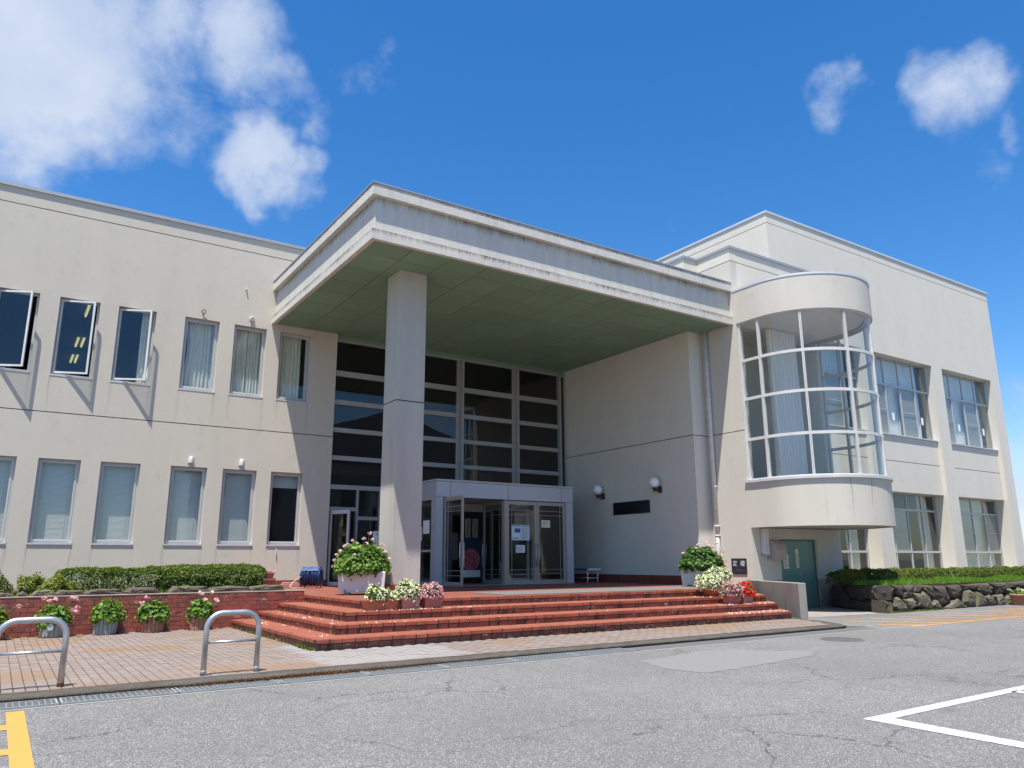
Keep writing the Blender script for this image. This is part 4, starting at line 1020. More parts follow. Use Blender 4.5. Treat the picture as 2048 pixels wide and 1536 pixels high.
# ------------------------------------------------------------------ entrance steps and platform
STEPS = thing('entrance_steps', (9, 12, PAV), 'broad red tiled steps and platform leading up to the entrance', 'steps')
SX = [3.816, 4.293, 4.665, 5.175]; SY = [10.635, 11.198, 11.764, 12.327]; SZ = [.220, .356, .495, ZF]
SR = [14.07, 14.36, 14.68, 15.05]
def box_mesh(name, mat, hx=.5, hy=.5, hz=.5, bev=.03):
    out = []
    for i in range(3):
        b = MB(); b.box(-hx, hx, -hy, hy, -hz, hz); me = b.mesh(name)
        bm = bmesh.new(); bm.from_mesh(me)
        bmesh.ops.bevel(bm, geom=list(bm.edges), offset=bev, segments=1, affect='EDGES'); bm.to_mesh(me); bm.free()
        rj = random.Random(i + 5)
        for v in me.vertices: v.co += Vector((rj.uniform(-.012, .012), rj.uniform(-.012, .012), rj.uniform(-.012, .012)))
        me.materials.append(MATS[mat]); out.append(me)
    return out
def piece(meshes, name, parent, c, d, j):
    o = bpy.data.objects.new(name, meshes[j % len(meshes)]); COL.objects.link(o); o.parent = parent; po = parent['_org']
    o.location = (c[0] - po[0], c[1] - po[1], c[2] - po[2]); o.scale = d; return o
nos_me = box_mesh('nosing_tile', 'step_nosing'); ris_me = box_mesh('riser_tile', 'step_riser'); nos_sd = box_mesh('nosing_tile', 'step_nosing_side'); ris_sd = box_mesh('riser_tile', 'step_riser_side')
TW = .19; rs = random.Random(21); cnt = 0
for i in range(4):
    zt = SZ[i]; zb_ = PAV - .02 if i == 0 else SZ[i - 1] - .02
    yb = 15.29 if i < 3 else 20.05
    core = MB()
    if i < 3: core.prism([(SX[i] + .022, SY[i] + .022), (SR[i] - .0, SY[i] + .022), (SR[i + 1] + .2, SY[i + 1] + .15), (SX[i + 1] + .15, SY[i + 1] + .15), (SX[i + 1] + .15, yb), (SX[i] + .022, yb)], zb_, zt - .006)
    else: core.prism([(SX[i] + .022, SY[i] + .022), (SR[i], SY[i] + .022), (15.6, 13.3), (XB + .1, 13.3), (XB + .1, 14.5), (XP + .1, 14.5), (XP + .1, 20.25), (5.0, 20.07), (5.0, 15.31), (SX[i] + .022, 15.31)], zb_, zt - .006)
    core.build('step_core', 'mortar_dark', STEPS)
    top = MB(); dd = .095
    if i < 3: top.prism([(SX[i] + dd, SY[i] + dd), (SR[i] + .03, SY[i] + dd), (SR[i + 1] + .2, SY[i + 1] + .10), (SX[i + 1] + .10, SY[i + 1] + .10), (SX[i + 1] + .10, yb - .003), (SX[i] + dd, yb - .003)], zt - .0055, zt - .001)
    else: top.prism([(SX[i] + dd, SY[i] + dd), (SR[i] + .03, SY[i] + dd), (15.55, 13.28), (XB - .003, 13.28), (XB - .003, 14.455), (XP - .003, 14.455), (XP - .003, 20.16), (7.362, 20.16), (7.362, 20.045), (5.02, 20.045), (5.02, 15.33), (SX[i] + dd, 15.33)], zt - .0055, zt - .001)
    top.build('tread', 'tile_floor' if i == 3 else 'tile_tread', STEPS)
    # front pieces
    x = SX[i]; xr = SR[i] + (0 if i < 3 else -.15); nt = int(round((xr - x) / TW)); tw = (xr - x) / nt
    for j in range(nt):
        xc = x + (j + .5) * tw
        piece(nos_me, 'nosing_tile', STEPS, (xc, SY[i] + .045 + rs.uniform(-.003, .002), zt - .0265 + rs.uniform(-.002, .002)), (tw - .012, .095, .050), cnt); cnt += 1
        zr0 = PAV if i == 0 else SZ[i - 1]; h = zt - .052 - zr0 - .016
        piece(ris_me, 'riser_tile', STEPS, (xc, SY[i] + .026 + rs.uniform(-.002, .002), zr0 + .004 + h / 2), (tw - .012, .024, h), cnt)
    y = SY[i] + .10; ye = 15.28; nt = int(round((ye - y) / TW)); tw = (ye - y) / nt
    for j in range(nt):
        yc = y + (j + .5) * tw
        piece(nos_sd, 'nosing_tile', STEPS, (SX[i] + .045 + rs.uniform(-.003, .002), yc, zt - .0265 + rs.uniform(-.002, .002)), (.095, tw - .012, .050), cnt); cnt += 1
        zr0 = PAV if i == 0 else SZ[i - 1]; h = zt - .052 - zr0 - .016
        piece(ris_sd, 'riser_tile', STEPS, (SX[i] + .026, yc, zr0 + .004 + h / 2), (.024, tw - .012, h), cnt)
# fallen petals on the treads
rg = np.random.default_rng(5); pts = []
for (x0, x1, y0, y1, z, n_) in ((5.0, 7.2, 11.78, 11.95, SZ[2], 90), (4.8, 7.4, 11.22, 11.35, SZ[1], 30), (12.6, 14.3, 11.25, 11.4, SZ[1], 150), (12.4, 14.2, 10.72, 11.1, SZ[0], 170), (8.5, 12.4, 11.25, 11.6, SZ[1], 25), (5.2, 6.5, 12.4, 12.7, SZ[3], 25), (4.0, 4.25, 11, 14.5, SZ[0], 60), (4.35, 4.6, 11.5, 14.6, SZ[1], 40), (12.6, 14.0, 11.8, 12.2, SZ[2], 70)):
    pts.append(np.stack([rg.uniform(x0, x1, n_), rg.uniform(y0, y1, n_), np.full(n_, z + .006)], 1))
P_ = np.concatenate(pts); V, F = round_arrays(P_, np.array([0, 0, 1]) + rg.normal(size=(len(P_), 3)) * .35, rg.uniform(.014, .032, len(P_)), 5, .3, rg)
o = tri_object('fallen_petals', V, F, 'petal_fallen', per=6, kind='stuff'); o['label'] = 'pale fallen petals scattered over the red steps'
# door mat
m = MB(); m.box(8.2, 14.85, 12.56, 13.92, ZF - .001, ZF + .012); tag(m.build('entrance_mat', 'mat_grey', bevel=.004), 'long grey mat laid across the red platform before the doors', 'mat')
# concrete cheek wall at the right end of the steps
A_, B_ = Vector((15.78, 13.19)), Vector((14.37, 10.66)); dv = (B_ - A_).normalized(); nv_ = Vector((-dv.y, dv.x))
if nv_.x < 0: nv_ = -nv_
m = MB(); m.prism([tuple(A_), tuple(B_), tuple(B_ + nv_ * .17), tuple(A_ + nv_ * .17)], -.05, .785); tag(m.build('concrete_cheek_wall', 'concrete', bevel=.012), 'low stained concrete wall slanting along the right end of the steps', 'wall')

# ------------------------------------------------------------------ brick planter wall, left
BW = thing('brick_wall', (2, 15.3, PAV), 'low red brick retaining wall below the clipped hedge', 'wall')
m = MB(); m.box(-4, 5.19, 15.312, 15.50, -.05, .702); m.build('mortar_core', 'mortar_light', BW)
m = MB(); m.box(-4, 5.235, 15.292, 15.51, .703, .722); m.build('coping', 'coping', BW, bevel=.004, seg=1)
bk_me = box_mesh('brick', 'wall_brick'); BLn, BH = .177, .0775; j = 0
for r_ in range(8):
    x = -.42 + (BLn / 2 if r_ % 2 else 0); z = .083 + r_ * BH
    while x < 5.19:
        x1 = min(x + BLn - .009, 5.19)
        if x1 - x > .03: piece(bk_me, 'brick', BW, ((x + x1) / 2, 15.312 + rs.uniform(-.003, .003), z + BH / 2 - .004), (x1 - x, .03, BH - .009), j); j += 1
        x += BLn
m = MB(); m.prism([(-4, 15.5), (4.9, 15.5), (5.0, 16.2), (5.0, 20.05), (-4, 20.05)], -.05, .71); struct(m.build('planting_bed', 'soil'))
# edging stones along the top of the brick wall
def rough_stone(name, poly, y0, y1, mat, parent=None, seed=0, bulge=.05, plane=None):
    """poly in (u, v); front face bulged and roughened; plane maps (u, d, v) to space"""
    mp = plane or (lambda u, d, v: (u, y0 + d, v)); r_ = random.Random(seed)
    n = len(poly); cx = sum(p[0] for p in poly) / n; cz = sum(p[1] for p in poly) / n
    pts = []
    for i in range(n):
        a, b_ = poly[i], poly[(i + 1) % n]
        for t in (0, .5): pts.append((a[0] + (b_[0] - a[0]) * t + r_.uniform(-.012, .012), a[1] + (b_[1] - a[1]) * t + r_.uniform(-.010, .010)))
    N_ = len(pts); m = MB(); T = y1 - y0
    rings = [(1.0, T), (.985, .03), (.93, 0.0), (.72, -bulge * .75), (.38, -bulge)]
    for k_, d in rings:
        for (u, v) in pts: m.v.append(mp(cx + (u - cx) * k_, d + (r_.uniform(-.014, .014) if k_ < .95 else 0), cz + (v - cz) * k_))
    m.v.append(mp(cx, -bulge * 1.05, cz)); m.v.append(mp(cx, T, cz))
    for q in range(len(rings) - 1):
        for i in range(N_):
            i2 = (i + 1) % N_; m.f.append((q * N_ + i, q * N_ + i2, (q + 1) * N_ + i2, (q + 1) * N_ + i)); m.sm.append(False)
    for i in range(N_):
        i2 = (i + 1) % N_; m.f.append(((len(rings) - 1) * N_ + i, (len(rings) - 1) * N_ + i2, len(rings) * N_)); m.f.append((i2, i, len(rings) * N_ + 1)); m.sm += [False, False]
    return m.build(name, mat, parent)
ES = [(-.55, .05, .80), (.05, .36, .78), (.38, .58, .79), (.58, .96, .815), (.90, 1.37, .80), (1.35, 1.98, .815), (1.98, 2.60, .82), (2.72, 3.42, .828), (3.44, 4.20, .815), (4.18, 4.86, .825)]
ESL = ['dull flat edging stone at the far left end of the brick wall', 'small low edging stone, second from the left on the brick wall', 'mossy little edging stone before the young bush on the brick wall', 'pale flat-topped edging stone, brightest on the brick wall', 'dark pointed edging stone right of the pale one', 'long dark edging stone above the second flower pot', 'brown edging stone with a rounded left end under the hedge', 'thick dark edging stone under the dense hedge middle', 'long level edging stone under the right part of the hedge', 'mossy edging stone at the right end below the empty pots']
for i, (a, b_, zt) in enumerate(ES):
    r_ = random.Random(i); zb_ = .715
    pl = [(a + .01, zb_), (b_ - .01, zb_), (b_ - .03 - r_.uniform(0, .06), zt - r_.uniform(.0, .02)), ((a + b_) / 2, zt + .005), (a + .04 + r_.uniform(0, .10), zt - r_.uniform(.0, .02)), (a + .005, zb_ + .035)]
    tag(rough_stone('edging_stone', pl, 15.44, 15.72, 'stone_pale' if i == 3 else 'stone_edge', seed=i, bulge=.03), ESL[i], 'stone', 'edging stones along the top of the brick wall')

# ------------------------------------------------------------------ stone retaining wall, right
SW = thing('stone_wall', (21, 10.9, G), 'low dry retaining wall of rough dark stones under the right hedge', 'wall')
STONES = [[(17.79,.66),(18.09,.67),(18.23,.61),(18.13,.29),(17.95,.34),(17.72,.49)],[(18.09,.67),(18.59,.65),(18.68,.49),(18.54,.39),(18.32,.44),(18.23,.61)],[(18.59,.65),(19.15,.65),(19.01,.35),(18.57,.34),(18.54,.39),(18.68,.49)],[(19.15,.65),(19.6,.64),(19.41,.53),(19.31,.45),(19.04,.48)],[(19.61,.66),(19.98,.61),(20.06,.43),(20.1,.23),(19.86,.29),(19.75,.35),(19.57,.49),(19.5,.56)],[(19.98,.61),(20.58,.59),(20.7,.37),(20.8,.24),(20.55,.13),(20.32,.1),(20.14,.21),(20.06,.43)],[(20.58,.59),(21.34,.61),(21.45,.49),(21.21,.27),(20.9,.28),(20.7,.37)],[(21.34,.61),(22.19,.61),(22.47,.59),(22.05,.46),(21.59,.5),(21.45,.49)],[(22.19,.61),(22.88,.63),(23.14,.5),(22.99,.33),(22.49,.33),(22.28,.43),(22.05,.46)],[(22.88,.63),(23.89,.62),(23.85,.49),(23.65,.34),(23.19,.33),(23.14,.5)],[(23.9,.63),(25.19,.64),(25.13,.46),(24.32,.48),(23.85,.49)],
 [(17.69,.33),(17.98,.32),(18.15,.21),(18.04,.01),(17.66,-.01)],[(18.18,.36),(18.34,.39),(18.61,.2),(18.73,.02),(18.26,0),(18.11,.17)],[(18.56,.32),(18.97,.35),(19.07,.27),(19.11,.12),(18.74,.04),(18.61,.2)],[(18.99,.46),(19.31,.45),(19.35,.24),(19.37,.09),(19.11,.12),(19.07,.27)],[(19.31,.45),(19.43,.53),(19.63,.4),(19.79,.2),(19.82,.03),(19.5,.01),(19.34,.13)],[(19.88,.28),(20.02,.27),(20.3,.02),(19.88,.02),(19.8,.14)],[(20.79,.21),(21.03,.28),(21.36,.15),(21.55,.01),(20.91,0),(20.57,.04)],[(20.36,.07),(20.79,.19),(20.91,0),(20.34,0)],[(21.48,.45),(21.73,.5),(21.95,.43),(21.98,.2),(21.88,.02),(21.55,.01),(21.39,.17)],[(22.0,.43),(22.23,.4),(22.47,.23),(22.61,.04),(21.93,.02)],[(22.43,.28),(22.7,.34),(22.88,.29),(23.03,.12),(23.1,.03),(22.65,.02),(22.54,.14)],[(22.88,.29),(23.13,.31),(23.04,.17)],[(23.18,.31),(23.4,.35),(23.61,.2),(23.55,.01),(23.09,.01),(23.06,.14)],[(23.61,.2),(23.79,.29),(24.0,.12),(24.02,.02),(23.6,.01)],[(23.73,.44),(23.95,.48),(24.22,.33),(24.18,.01),(24.02,.09),(23.84,.29)],[(24.32,.45),(25.13,.43),(24.98,0),(24.22,0)]]
x = 25.2; rq = random.Random(4)
while x < 29.5:
    w_ = rq.uniform(.5, .9); zz = rq.uniform(.28, .42); STONES.append([(x, .63), (x + w_, .63), (x + w_ - .05, zz), (x + .06, zz - .05)]); STONES.append([(x, zz - .07), (x + w_ - .05, zz - .02), (x + w_, 0), (x - .03, 0)]); x += w_ + .01
for i, pl in enumerate(STONES):
    zc = sum(p[1] for p in pl) / len(pl); dk = i < 12
    rough_stone('stone', pl, 10.80 + (0 if not dk else .03), 11.1, 'stone_dark' if dk else 'stone_pale', SW, i, .05 if dk else .07)
sd0, sd1 = Vector((17.66, 10.86)), Vector((19.05, 13.15)); sdir = (sd1 - sd0).normalized(); snrm = Vector((-sdir.y, sdir.x))
if snrm.x > 0: snrm = -snrm
side = lambda u, d, v: (sd0.x + sdir.x * u - snrm.x * d, sd0.y + sdir.y * u - snrm.y * d, v)
for i, pl in enumerate([[(.02, .66), (.45, .64), (.5, .3), (.05, .32)], [(.47, .66), (1.5, .66), (1.85, .58), (1.5, .30), (.9, .26), (.52, .34)], [(.05, .30), (.5, .28), (.62, 0), (.0, 0)], [(.55, .30), (.9, .25), (1.0, 0), (.64, 0)], [(.93, .24), (1.45, .28), (1.6, .0), (1.03, 0)], [(1.5, .27), (1.88, .5), (2.5, .62), (2.6, 0), (1.63, 0)]]):
    rough_stone('stone', pl, 0, .3, 'stone_dark', SW, 60 + i, .05, side)
m = MB(); m.prism([(18.05, 11.02), (30, 11.02), (30, 11.3), (19.5, 13.18), (19.35, 13.18)], -.05, .60); m.build('earth_core', 'soil', SW)
m = MB(); m.prism([(18.0, 11.0), (36, 11.0), (36, 14.62), (20.01, 14.62), (20.01, 13.3), (19.86, 13.18), (19.3, 13.18)], .605, .655); struct(m.build('planting_bed', 'soil'))

# ------------------------------------------------------------------ hedges and grass
def hedge(name, x0, x1, y0, y1, z0, z1, n_, size, mat, label, seed, sparse=None, core=True, wob=.06, cat='hedge'):
    t = thing(name, ((x0 + x1) / 2, (y0 + y1) / 2, z0), label, cat)
    rg = np.random.default_rng(seed); P = []; N = []
    L, W_, H = x1 - x0, y1 - y0, z1 - z0
    areas = [L * W_, L * H, L * H * .5, W_ * H, W_ * H]; tot = sum(areas)
    for k_, a in enumerate(areas):
        m_ = int(n_ * a / tot); u = rg.uniform(0, 1, m_); v = rg.uniform(0, 1, m_)
        if k_ == 0: p = np.stack([x0 + u * L, y0 + v * W_, np.full(m_, z1)], 1); nn = np.tile([0, 0, 1.], (m_, 1))
        elif k_ == 1: p = np.stack([x0 + u * L, np.full(m_, y0), z0 + v * H], 1); nn = np.tile([0, -1., .25], (m_, 1))
        elif k_ == 2: p = np.stack([x0 + u * L, np.full(m_, y1), z0 + v * H], 1); nn = np.tile([0, 1., .25], (m_, 1))
        elif k_ == 3: p = np.stack([np.full(m_, x0), y0 + u * W_, z0 + v * H], 1); nn = np.tile([-1., 0, .25], (m_, 1))
        else: p = np.stack([np.full(m_, x1), y0 + u * W_, z0 + v * H], 1); nn = np.tile([1., 0, .25], (m_, 1))
        P.append(p); N.append(nn)
    P = np.concatenate(P); N = np.concatenate(N)
    # round the shoulders and roughen with noise
    cxy = np.array([(x0 + x1) / 2, (y0 + y1) / 2, z0]); e = np.abs(P - cxy) / np.array([L / 2, W_ / 2, H]); e = np.clip(e, 0, 1)
    rnd = np.clip((e[:, 2] - .6) / .4, 0, 1) * np.clip((e[:, 1] - .6) / .4, 0, 1); P[:, 2] -= rnd * H * .13; P[:, 1] -= np.sign(P[:, 1] - cxy[1]) * rnd * .07
    rnd = np.clip((e[:, 2] - .6) / .4, 0, 1) * np.clip((e[:, 0] - (1 - .25 / L)) / (.25 / L), 0, 1); P[:, 2] -= rnd * H * .12
    dsp = np.array([noise.noise(Vector(p) * 3.1) + .7 * noise.noise(Vector(p) * 8.3 + Vector((9, 2, 4))) for p in P])
    depth = np.abs(rg.normal(0, .035, len(P)))
    P += N * (dsp * wob - depth + .01)[:, None]
    keep = np.ones(len(P), bool)
    if sparse is not None: keep = np.array([rg.random() < sparse(p) for p in P])
    P, N = P[keep], N[keep]
    NN = N + rg.normal(size=N.shape) * .75 + np.array([0, 0, .35])
    V, F = leaf_arrays(P, NN, rg.uniform(.7, 1.3, len(P)) * size, .58, rg)
    tint = np.clip(.5 + dsp[keep] * .55 + rg.normal(0, .22, len(P)), 0, 1)
    tri_object('foliage', V, F, mat, t, 4, kind='stuff', tint=tint)
    # twigs
    tw = MB(); r_ = random.Random(seed)
    for q in range(int(L * 22)):
        bx, by = r_.uniform(x0 + .1, x1 - .1), r_.uniform(y0 + .12, y1 - .12)
        p0 = Vector((bx, by, z0 - .02)); p1 = p0 + Vector((r_.uniform(-.12, .12), r_.uniform(-.12, .12), H * .55)); p2 = p1 + Vector((r_.uniform(-.14, .14), r_.uniform(-.14, .14), H * .38))
        tw.tube([p0, p1, p2], [.011, .008, .004], 4, False, False)
    tw.build('twigs', 'twig', t, weld=False, kind='stuff')
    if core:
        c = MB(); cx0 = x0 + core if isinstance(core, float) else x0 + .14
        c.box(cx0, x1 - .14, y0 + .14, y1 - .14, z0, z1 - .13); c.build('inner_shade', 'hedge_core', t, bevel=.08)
    return t
def left_density(p):
    a = noise.noise(Vector(p) * 2.3 + Vector((3, 1, 0)))
    if p[0] < 2.6: return .80 + a * .7 if p[2] < 1.06 else .95
    return 1.0
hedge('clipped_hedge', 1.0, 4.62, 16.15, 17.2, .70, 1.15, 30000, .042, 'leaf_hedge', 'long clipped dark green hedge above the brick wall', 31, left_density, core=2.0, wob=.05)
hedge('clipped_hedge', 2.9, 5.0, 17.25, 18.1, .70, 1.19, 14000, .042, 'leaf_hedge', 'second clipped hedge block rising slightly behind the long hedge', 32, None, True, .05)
def bush(name, c, rx, ry, h, n_, size, mat, label, seed):
    t = thing(name, c, label, 'shrub'); rg = np.random.default_rng(seed)
    d = rg.normal(size=(n_, 3)); d[:, 2] = np.abs(d[:, 2]); d /= np.linalg.norm(d, axis=1, keepdims=True)
    rad = 1 - np.abs(rg.normal(0, .22, n_)); P = np.array(c) + d * np.array([rx, ry, h]) * rad[:, None]
    ds = np.array([noise.noise(Vector(p) * 6 + Vector((seed, 0, 0))) for p in P]); P += d * (ds * .22)[:, None]
    V, F = leaf_arrays(P, d + rg.normal(size=d.shape) * .6 + np.array([0, 0, .3]), rg.uniform(.7, 1.3, n_) * size, .5, rg)
    tri_object('foliage', V, F, mat, t, 4, kind='stuff', tint=np.clip(.45 + ds * .7 + rg.normal(0, .22, n_), 0, 1))
    tw = MB(); r_ = random.Random(seed)
    for q in range(14):
        a = r_.uniform(0, 6.28); k_ = r_.uniform(.2, .8); tw.tube([c, (c[0] + rx * k_ * .5 * math.cos(a), c[1] + ry * k_ * .5 * math.sin(a), c[2] + h * .45), (c[0] + rx * k_ * math.cos(a), c[1] + ry * k_ * math.sin(a), c[2] + h * .8)], [.012, .008, .004], 4, False, False)
    tw.build('stems', 'twig', t, weld=False, kind='stuff'); return t
bush('young_bush', (.62, 16.2, .70), .26, .24, .40, 2600, .045, 'leaf_young', 'upright yellow-green bush at the left end of the hedge', 41)
bush('young_bush', (.98, 15.98, .70), .30, .22, .27, 2600, .045, 'leaf_young', 'low spreading yellow-green bush in front of the hedge end', 42)
bush('young_bush', (.02, 16.1, .70), .30, .28, .36, 2400, .045, 'leaf_azalea', 'small green bush cut off by the left edge', 43)
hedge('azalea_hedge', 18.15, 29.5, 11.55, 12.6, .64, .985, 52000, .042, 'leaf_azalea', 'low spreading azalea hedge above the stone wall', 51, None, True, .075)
rg = np.random.default_rng(61); n_ = 26000
X = rg.uniform(17.95, 29.5, n_); Y = rg.uniform(10.93, 11.75, n_); Z = .655 + .0 * X
hgt = (.05 + .13 * np.clip(.5 + np.array([noise.noise(Vector((a * .9, b_ * 2, 3))) for a, b_ in zip(X, Y)]), 0, 1)) * rg.uniform(.6, 1.2, n_)
lean = rg.normal(0, .35, (n_, 2)); base = np.stack([X, Y, Z], 1); tipv = base + np.stack([lean[:, 0] * hgt, lean[:, 1] * hgt, hgt], 1)
side_ = rg.normal(size=(n_, 2)); side_ /= np.linalg.norm(side_, axis=1, keepdims=True); sv = np.stack([side_[:, 0], side_[:, 1], np.zeros(n_)], 1) * .005
V = np.stack([base - sv, base + sv, tipv], 1).reshape(-1, 3); F = np.arange(n_ * 3).reshape(-1, 3)
o = tri_object('grass_strip', V, F, 'grass', per=3, kind='stuff'); o['label'] = 'bright green grass strip along the top of the stone wall'
# moss and weeds at the foot of the stone wall, under the left hedge and along the steps
rg = np.random.default_rng(63); n_ = 5000
X = np.concatenate([rg.uniform(17.7, 20.2, n_ // 2), rg.uniform(.3, 4.9, n_ // 3), np.full(n_ // 6, 3.79) + rg.normal(0, .02, n_ // 6)]); n_ = len(X)
Y = np.concatenate([10.74 + rg.normal(0, .03, 2500), rg.uniform(15.7, 16.2, 1666), rg.uniform(10.7, 15.2, 833)]); Y[-600:] = 11.0 + rg.normal(0, .15, 600); Z = np.concatenate([np.full(2500, G), np.full(1666, .715), np.full(833, PAV)])
hgt = rg.uniform(.015, .06, n_) * np.where(Z > .5, 1.6, .8); base = np.stack([X, Y, Z], 1); tipv = base + np.stack([rg.normal(0, .02, n_), rg.normal(0, .02, n_), hgt], 1); sv = np.stack([rg.normal(0, .006, n_), rg.normal(0, .006, n_), np.zeros(n_)], 1)
V = np.stack([base - sv, base + sv, tipv], 1).reshape(-1, 3); F = np.arange(n_ * 3).reshape(-1, 3)
o = tri_object('weeds', V, F, 'leaf_azalea', per=3, kind='stuff'); o['label'] = 'small weeds and moss sprouting along wall feet'
m = MB(); m.box(-.4, 1.0, 16.6, 19.9, .708, .722); struct(m.build('lawn_patch', 'moss_ground' if 'moss_ground' in MATS else 'soil'))

# ------------------------------------------------------------------ flowers and pots
def geranium(c, rx, ry, h, n_, label, seed, heads, leaf='leaf_geranium', lsize=.07, stemup=.12, cat='flowers', petal='petal_palepink', group=None):
    t = thing('geranium_plant', c, label, cat, group); rg = np.random.default_rng(seed)
    d = rg.normal(size=(n_, 3)); d[:, 2] = np.abs(d[:, 2]) * 1.1 - (.17 if rx > .4 else .24); d /= np.linalg.norm(d, axis=1, keepdims=True)
    rad = 1 - np.abs(rg.normal(0, .16, n_)); ds = np.array([noise.noise(Vector(q) * 2.6 + Vector((seed * 1.7, 0, 0))) for q in d])
    P = np.array(c) + d * np.array([rx, ry, h]) * (rad * (1 + ds * .22))[:, None]
    V, F = round_arrays(P, d + rg.normal(size=d.shape) * .45 + np.array([0, 0, .45]), rg.uniform(.65, 1.25, n_) * lsize, 7, .22, rg)
    tri_object('leaves', V, F, leaf, t, 8, kind='stuff', tint=np.clip(.5 + ds * .5 + rg.normal(0, .25, n_), 0, 1))
    st_ = MB(); r_ = random.Random(seed); fl = []; fn = []
    for q in range(16):
        a = r_.uniform(0, 6.28); e = r_.uniform(.2, .75); st_.tube([(c[0] + .02 * math.cos(a), c[1] + .02 * math.sin(a), c[2] - .02), (c[0] + rx * e * .6 * math.cos(a), c[1] + ry * e * .6 * math.sin(a), c[2] + h * .4), (c[0] + rx * e * math.cos(a), c[1] + ry * e * math.sin(a), c[2] + h * .75)], .006, 4, False, False)
    for (dx, dy, dz) in heads:
        top = Vector((c[0] + dx, c[1] + dy, c[2] + dz)); base_ = Vector((c[0] + dx * .45, c[1] + dy * .45, c[2] + dz * .45))
        st_.tube([base_, (base_ + top) / 2 + Vector((0, 0, .03)), top], .0045, 4, False, False)
        k_ = 16
        pts_ = rg.normal(size=(k_, 3)); pts_ /= np.linalg.norm(pts_, axis=1, keepdims=True); fl.append(np.array(top) + pts_ * np.array([.040, .040, .026])); fn.append(pts_)
    st_.build('stems', 'stem', t, weld=False, kind='stuff')
    if fl:
        V, F = round_arrays(np.concatenate(fl), np.concatenate(fn), rg.uniform(.028, .042, sum(len(q) for q in fl)), 5, .25, rg); tri_object('flower_heads', V, F, petal, t, 6, kind='stuff')
    return t
def mound(c, rx, ry, h, n_, label, seed, petal, cat='flowers', group=None, cover=.75):
    t = thing('bedding_plant', c, label, cat, group); rg = np.random.default_rng(seed)
    r_ = random.Random(seed); subs = [((0, 0, 0), .92)]
    for q in range(7): an = r_.uniform(0, 6.28); e = r_.uniform(.35, .62); subs.append(((e * math.cos(an), e * math.sin(an), r_.uniform(.0, .45)), r_.uniform(.40, .58)))
    def shell(k_, jit):
        wsum = sum(s_ ** 2 for _, s_ in subs); PP, DD = [], []
        for (o_, s_) in subs:
            n2 = max(3, int(k_ * s_ ** 2 / wsum)); d = rg.normal(size=(n2, 3)); d[:, 2] = np.abs(d[:, 2]) - .2; d /= np.linalg.norm(d, axis=1, keepdims=True)
            ds = np.array([noise.noise(Vector(q) * 2.5 + Vector((seed + s_ * 9, 3, 0))) for q in d])
            PP.append(np.array(c) + (np.array(o_) + d * s_ * ((1 + ds * .35) * (1 - np.abs(rg.normal(0, jit, n2))))[:, None]) * np.array([rx, ry, h])); DD.append(d)
        return np.concatenate(PP), np.concatenate(DD)
    P, d = shell(n_, .18); V, F = round_arrays(P, d + rg.normal(size=d.shape) * .5, rg.uniform(.03, .055, len(P)), 6, .2, rg); tri_object('leaves', V, F, 'leaf_begonia', t, 7, kind='stuff')
    P, d = shell(int(n_ * cover * 1.3), .07); P += d * .014; kp = np.array([noise.noise(Vector(q) * 14) for q in P]) + rg.normal(0, .18, len(P)) > -.12; P, d = P[kp], d[kp]; V, F = round_arrays(P, d + rg.normal(size=d.shape) * .55, rg.uniform(.022, .046, len(P)), 5, .4, rg); tri_object('flowers', V, F, petal, t, 6, kind='stuff')
    return t
VD = lambda x, y: Vector((-x, -y)).normalized()     # plan direction towards the viewer's side of the forecourt
def white_planter(cx, cy, nrm, wid, dep, h, label):
    ax = (-nrm[1], nrm[0]); t = thing('stone_planter', (cx, cy, ZF), label, 'planter')
    m = MB(); z0, z1 = ZF + .045, ZF + .045 + h
    m.obox((cx, cy), ax, nrm, wid / 2, dep / 2, z0, z1, .93); o = m.build('trough', 'planter_white', t, bevel=.01)
    m = MB(); m.obox((cx, cy), ax, nrm, wid / 2 - .04, dep / 2 - .04, z1, z1 + .006); m.build('potting_soil', 'soil', t)
    for s_ in (-1, 1):
        m = MB(); m.obox((cx + ax[0] * s_ * wid * .3, cy + ax[1] * s_ * wid * .3), ax, nrm, .06, dep * .4, ZF, z0 + .002); m.build('foot', 'concrete', t)
    return z1
nr = Vector((-.42, -.908)); cx, cy = 6.03 - nr.x * .25, 14.45 - nr.y * .25
zt = white_planter(cx, cy, tuple(nr), .93, .48, .40, 'weathered white trough planter beside the grey column')
R2 = random.Random(77)
hd = [(-.52, .0, .30), (-.55, -.05, .20), (-.5, -.1, .12), (-.45, 0, .38), (-.36, -.05, .47), (-.30, 0, .50), (-.20, -.1, .58), (-.56, 0, .08), (-.50, -.15, .02), (.0, 0, .62), (.06, -.05, .52), (.12, 0, .73), (.18, .0, .60), (.38, 0, .50), (.44, 0, .36), (.52, 0, .22), (.10, -.28, .20), (-.30, -.27, .06), (-.15, -.3, .30), (-.42, -.22, .20), (.03, -.1, .42)]
axl = Vector((-nr.y, nr.x)); hw = [(axl.x * a - nr.x * (-b_) * -1, axl.y * a + nr.y * (-b_), c) for a, b_, c in hd]
geranium((cx, cy, zt + .02),   .57, .43, .54, 2100, 'large leafy geranium with pale pink heads in the planter by the column', 71, hw, lsize=.068)
nr2 = Vector((-.72, -.69)); cx2, cy2 = 14.42 - nr2.x * .2, 13.42 - nr2.y * .2
zt2 = white_planter(cx2, cy2, tuple(nr2), 1.02, .50, .40, 'pale trough planter standing before the porch corner and downpipe')
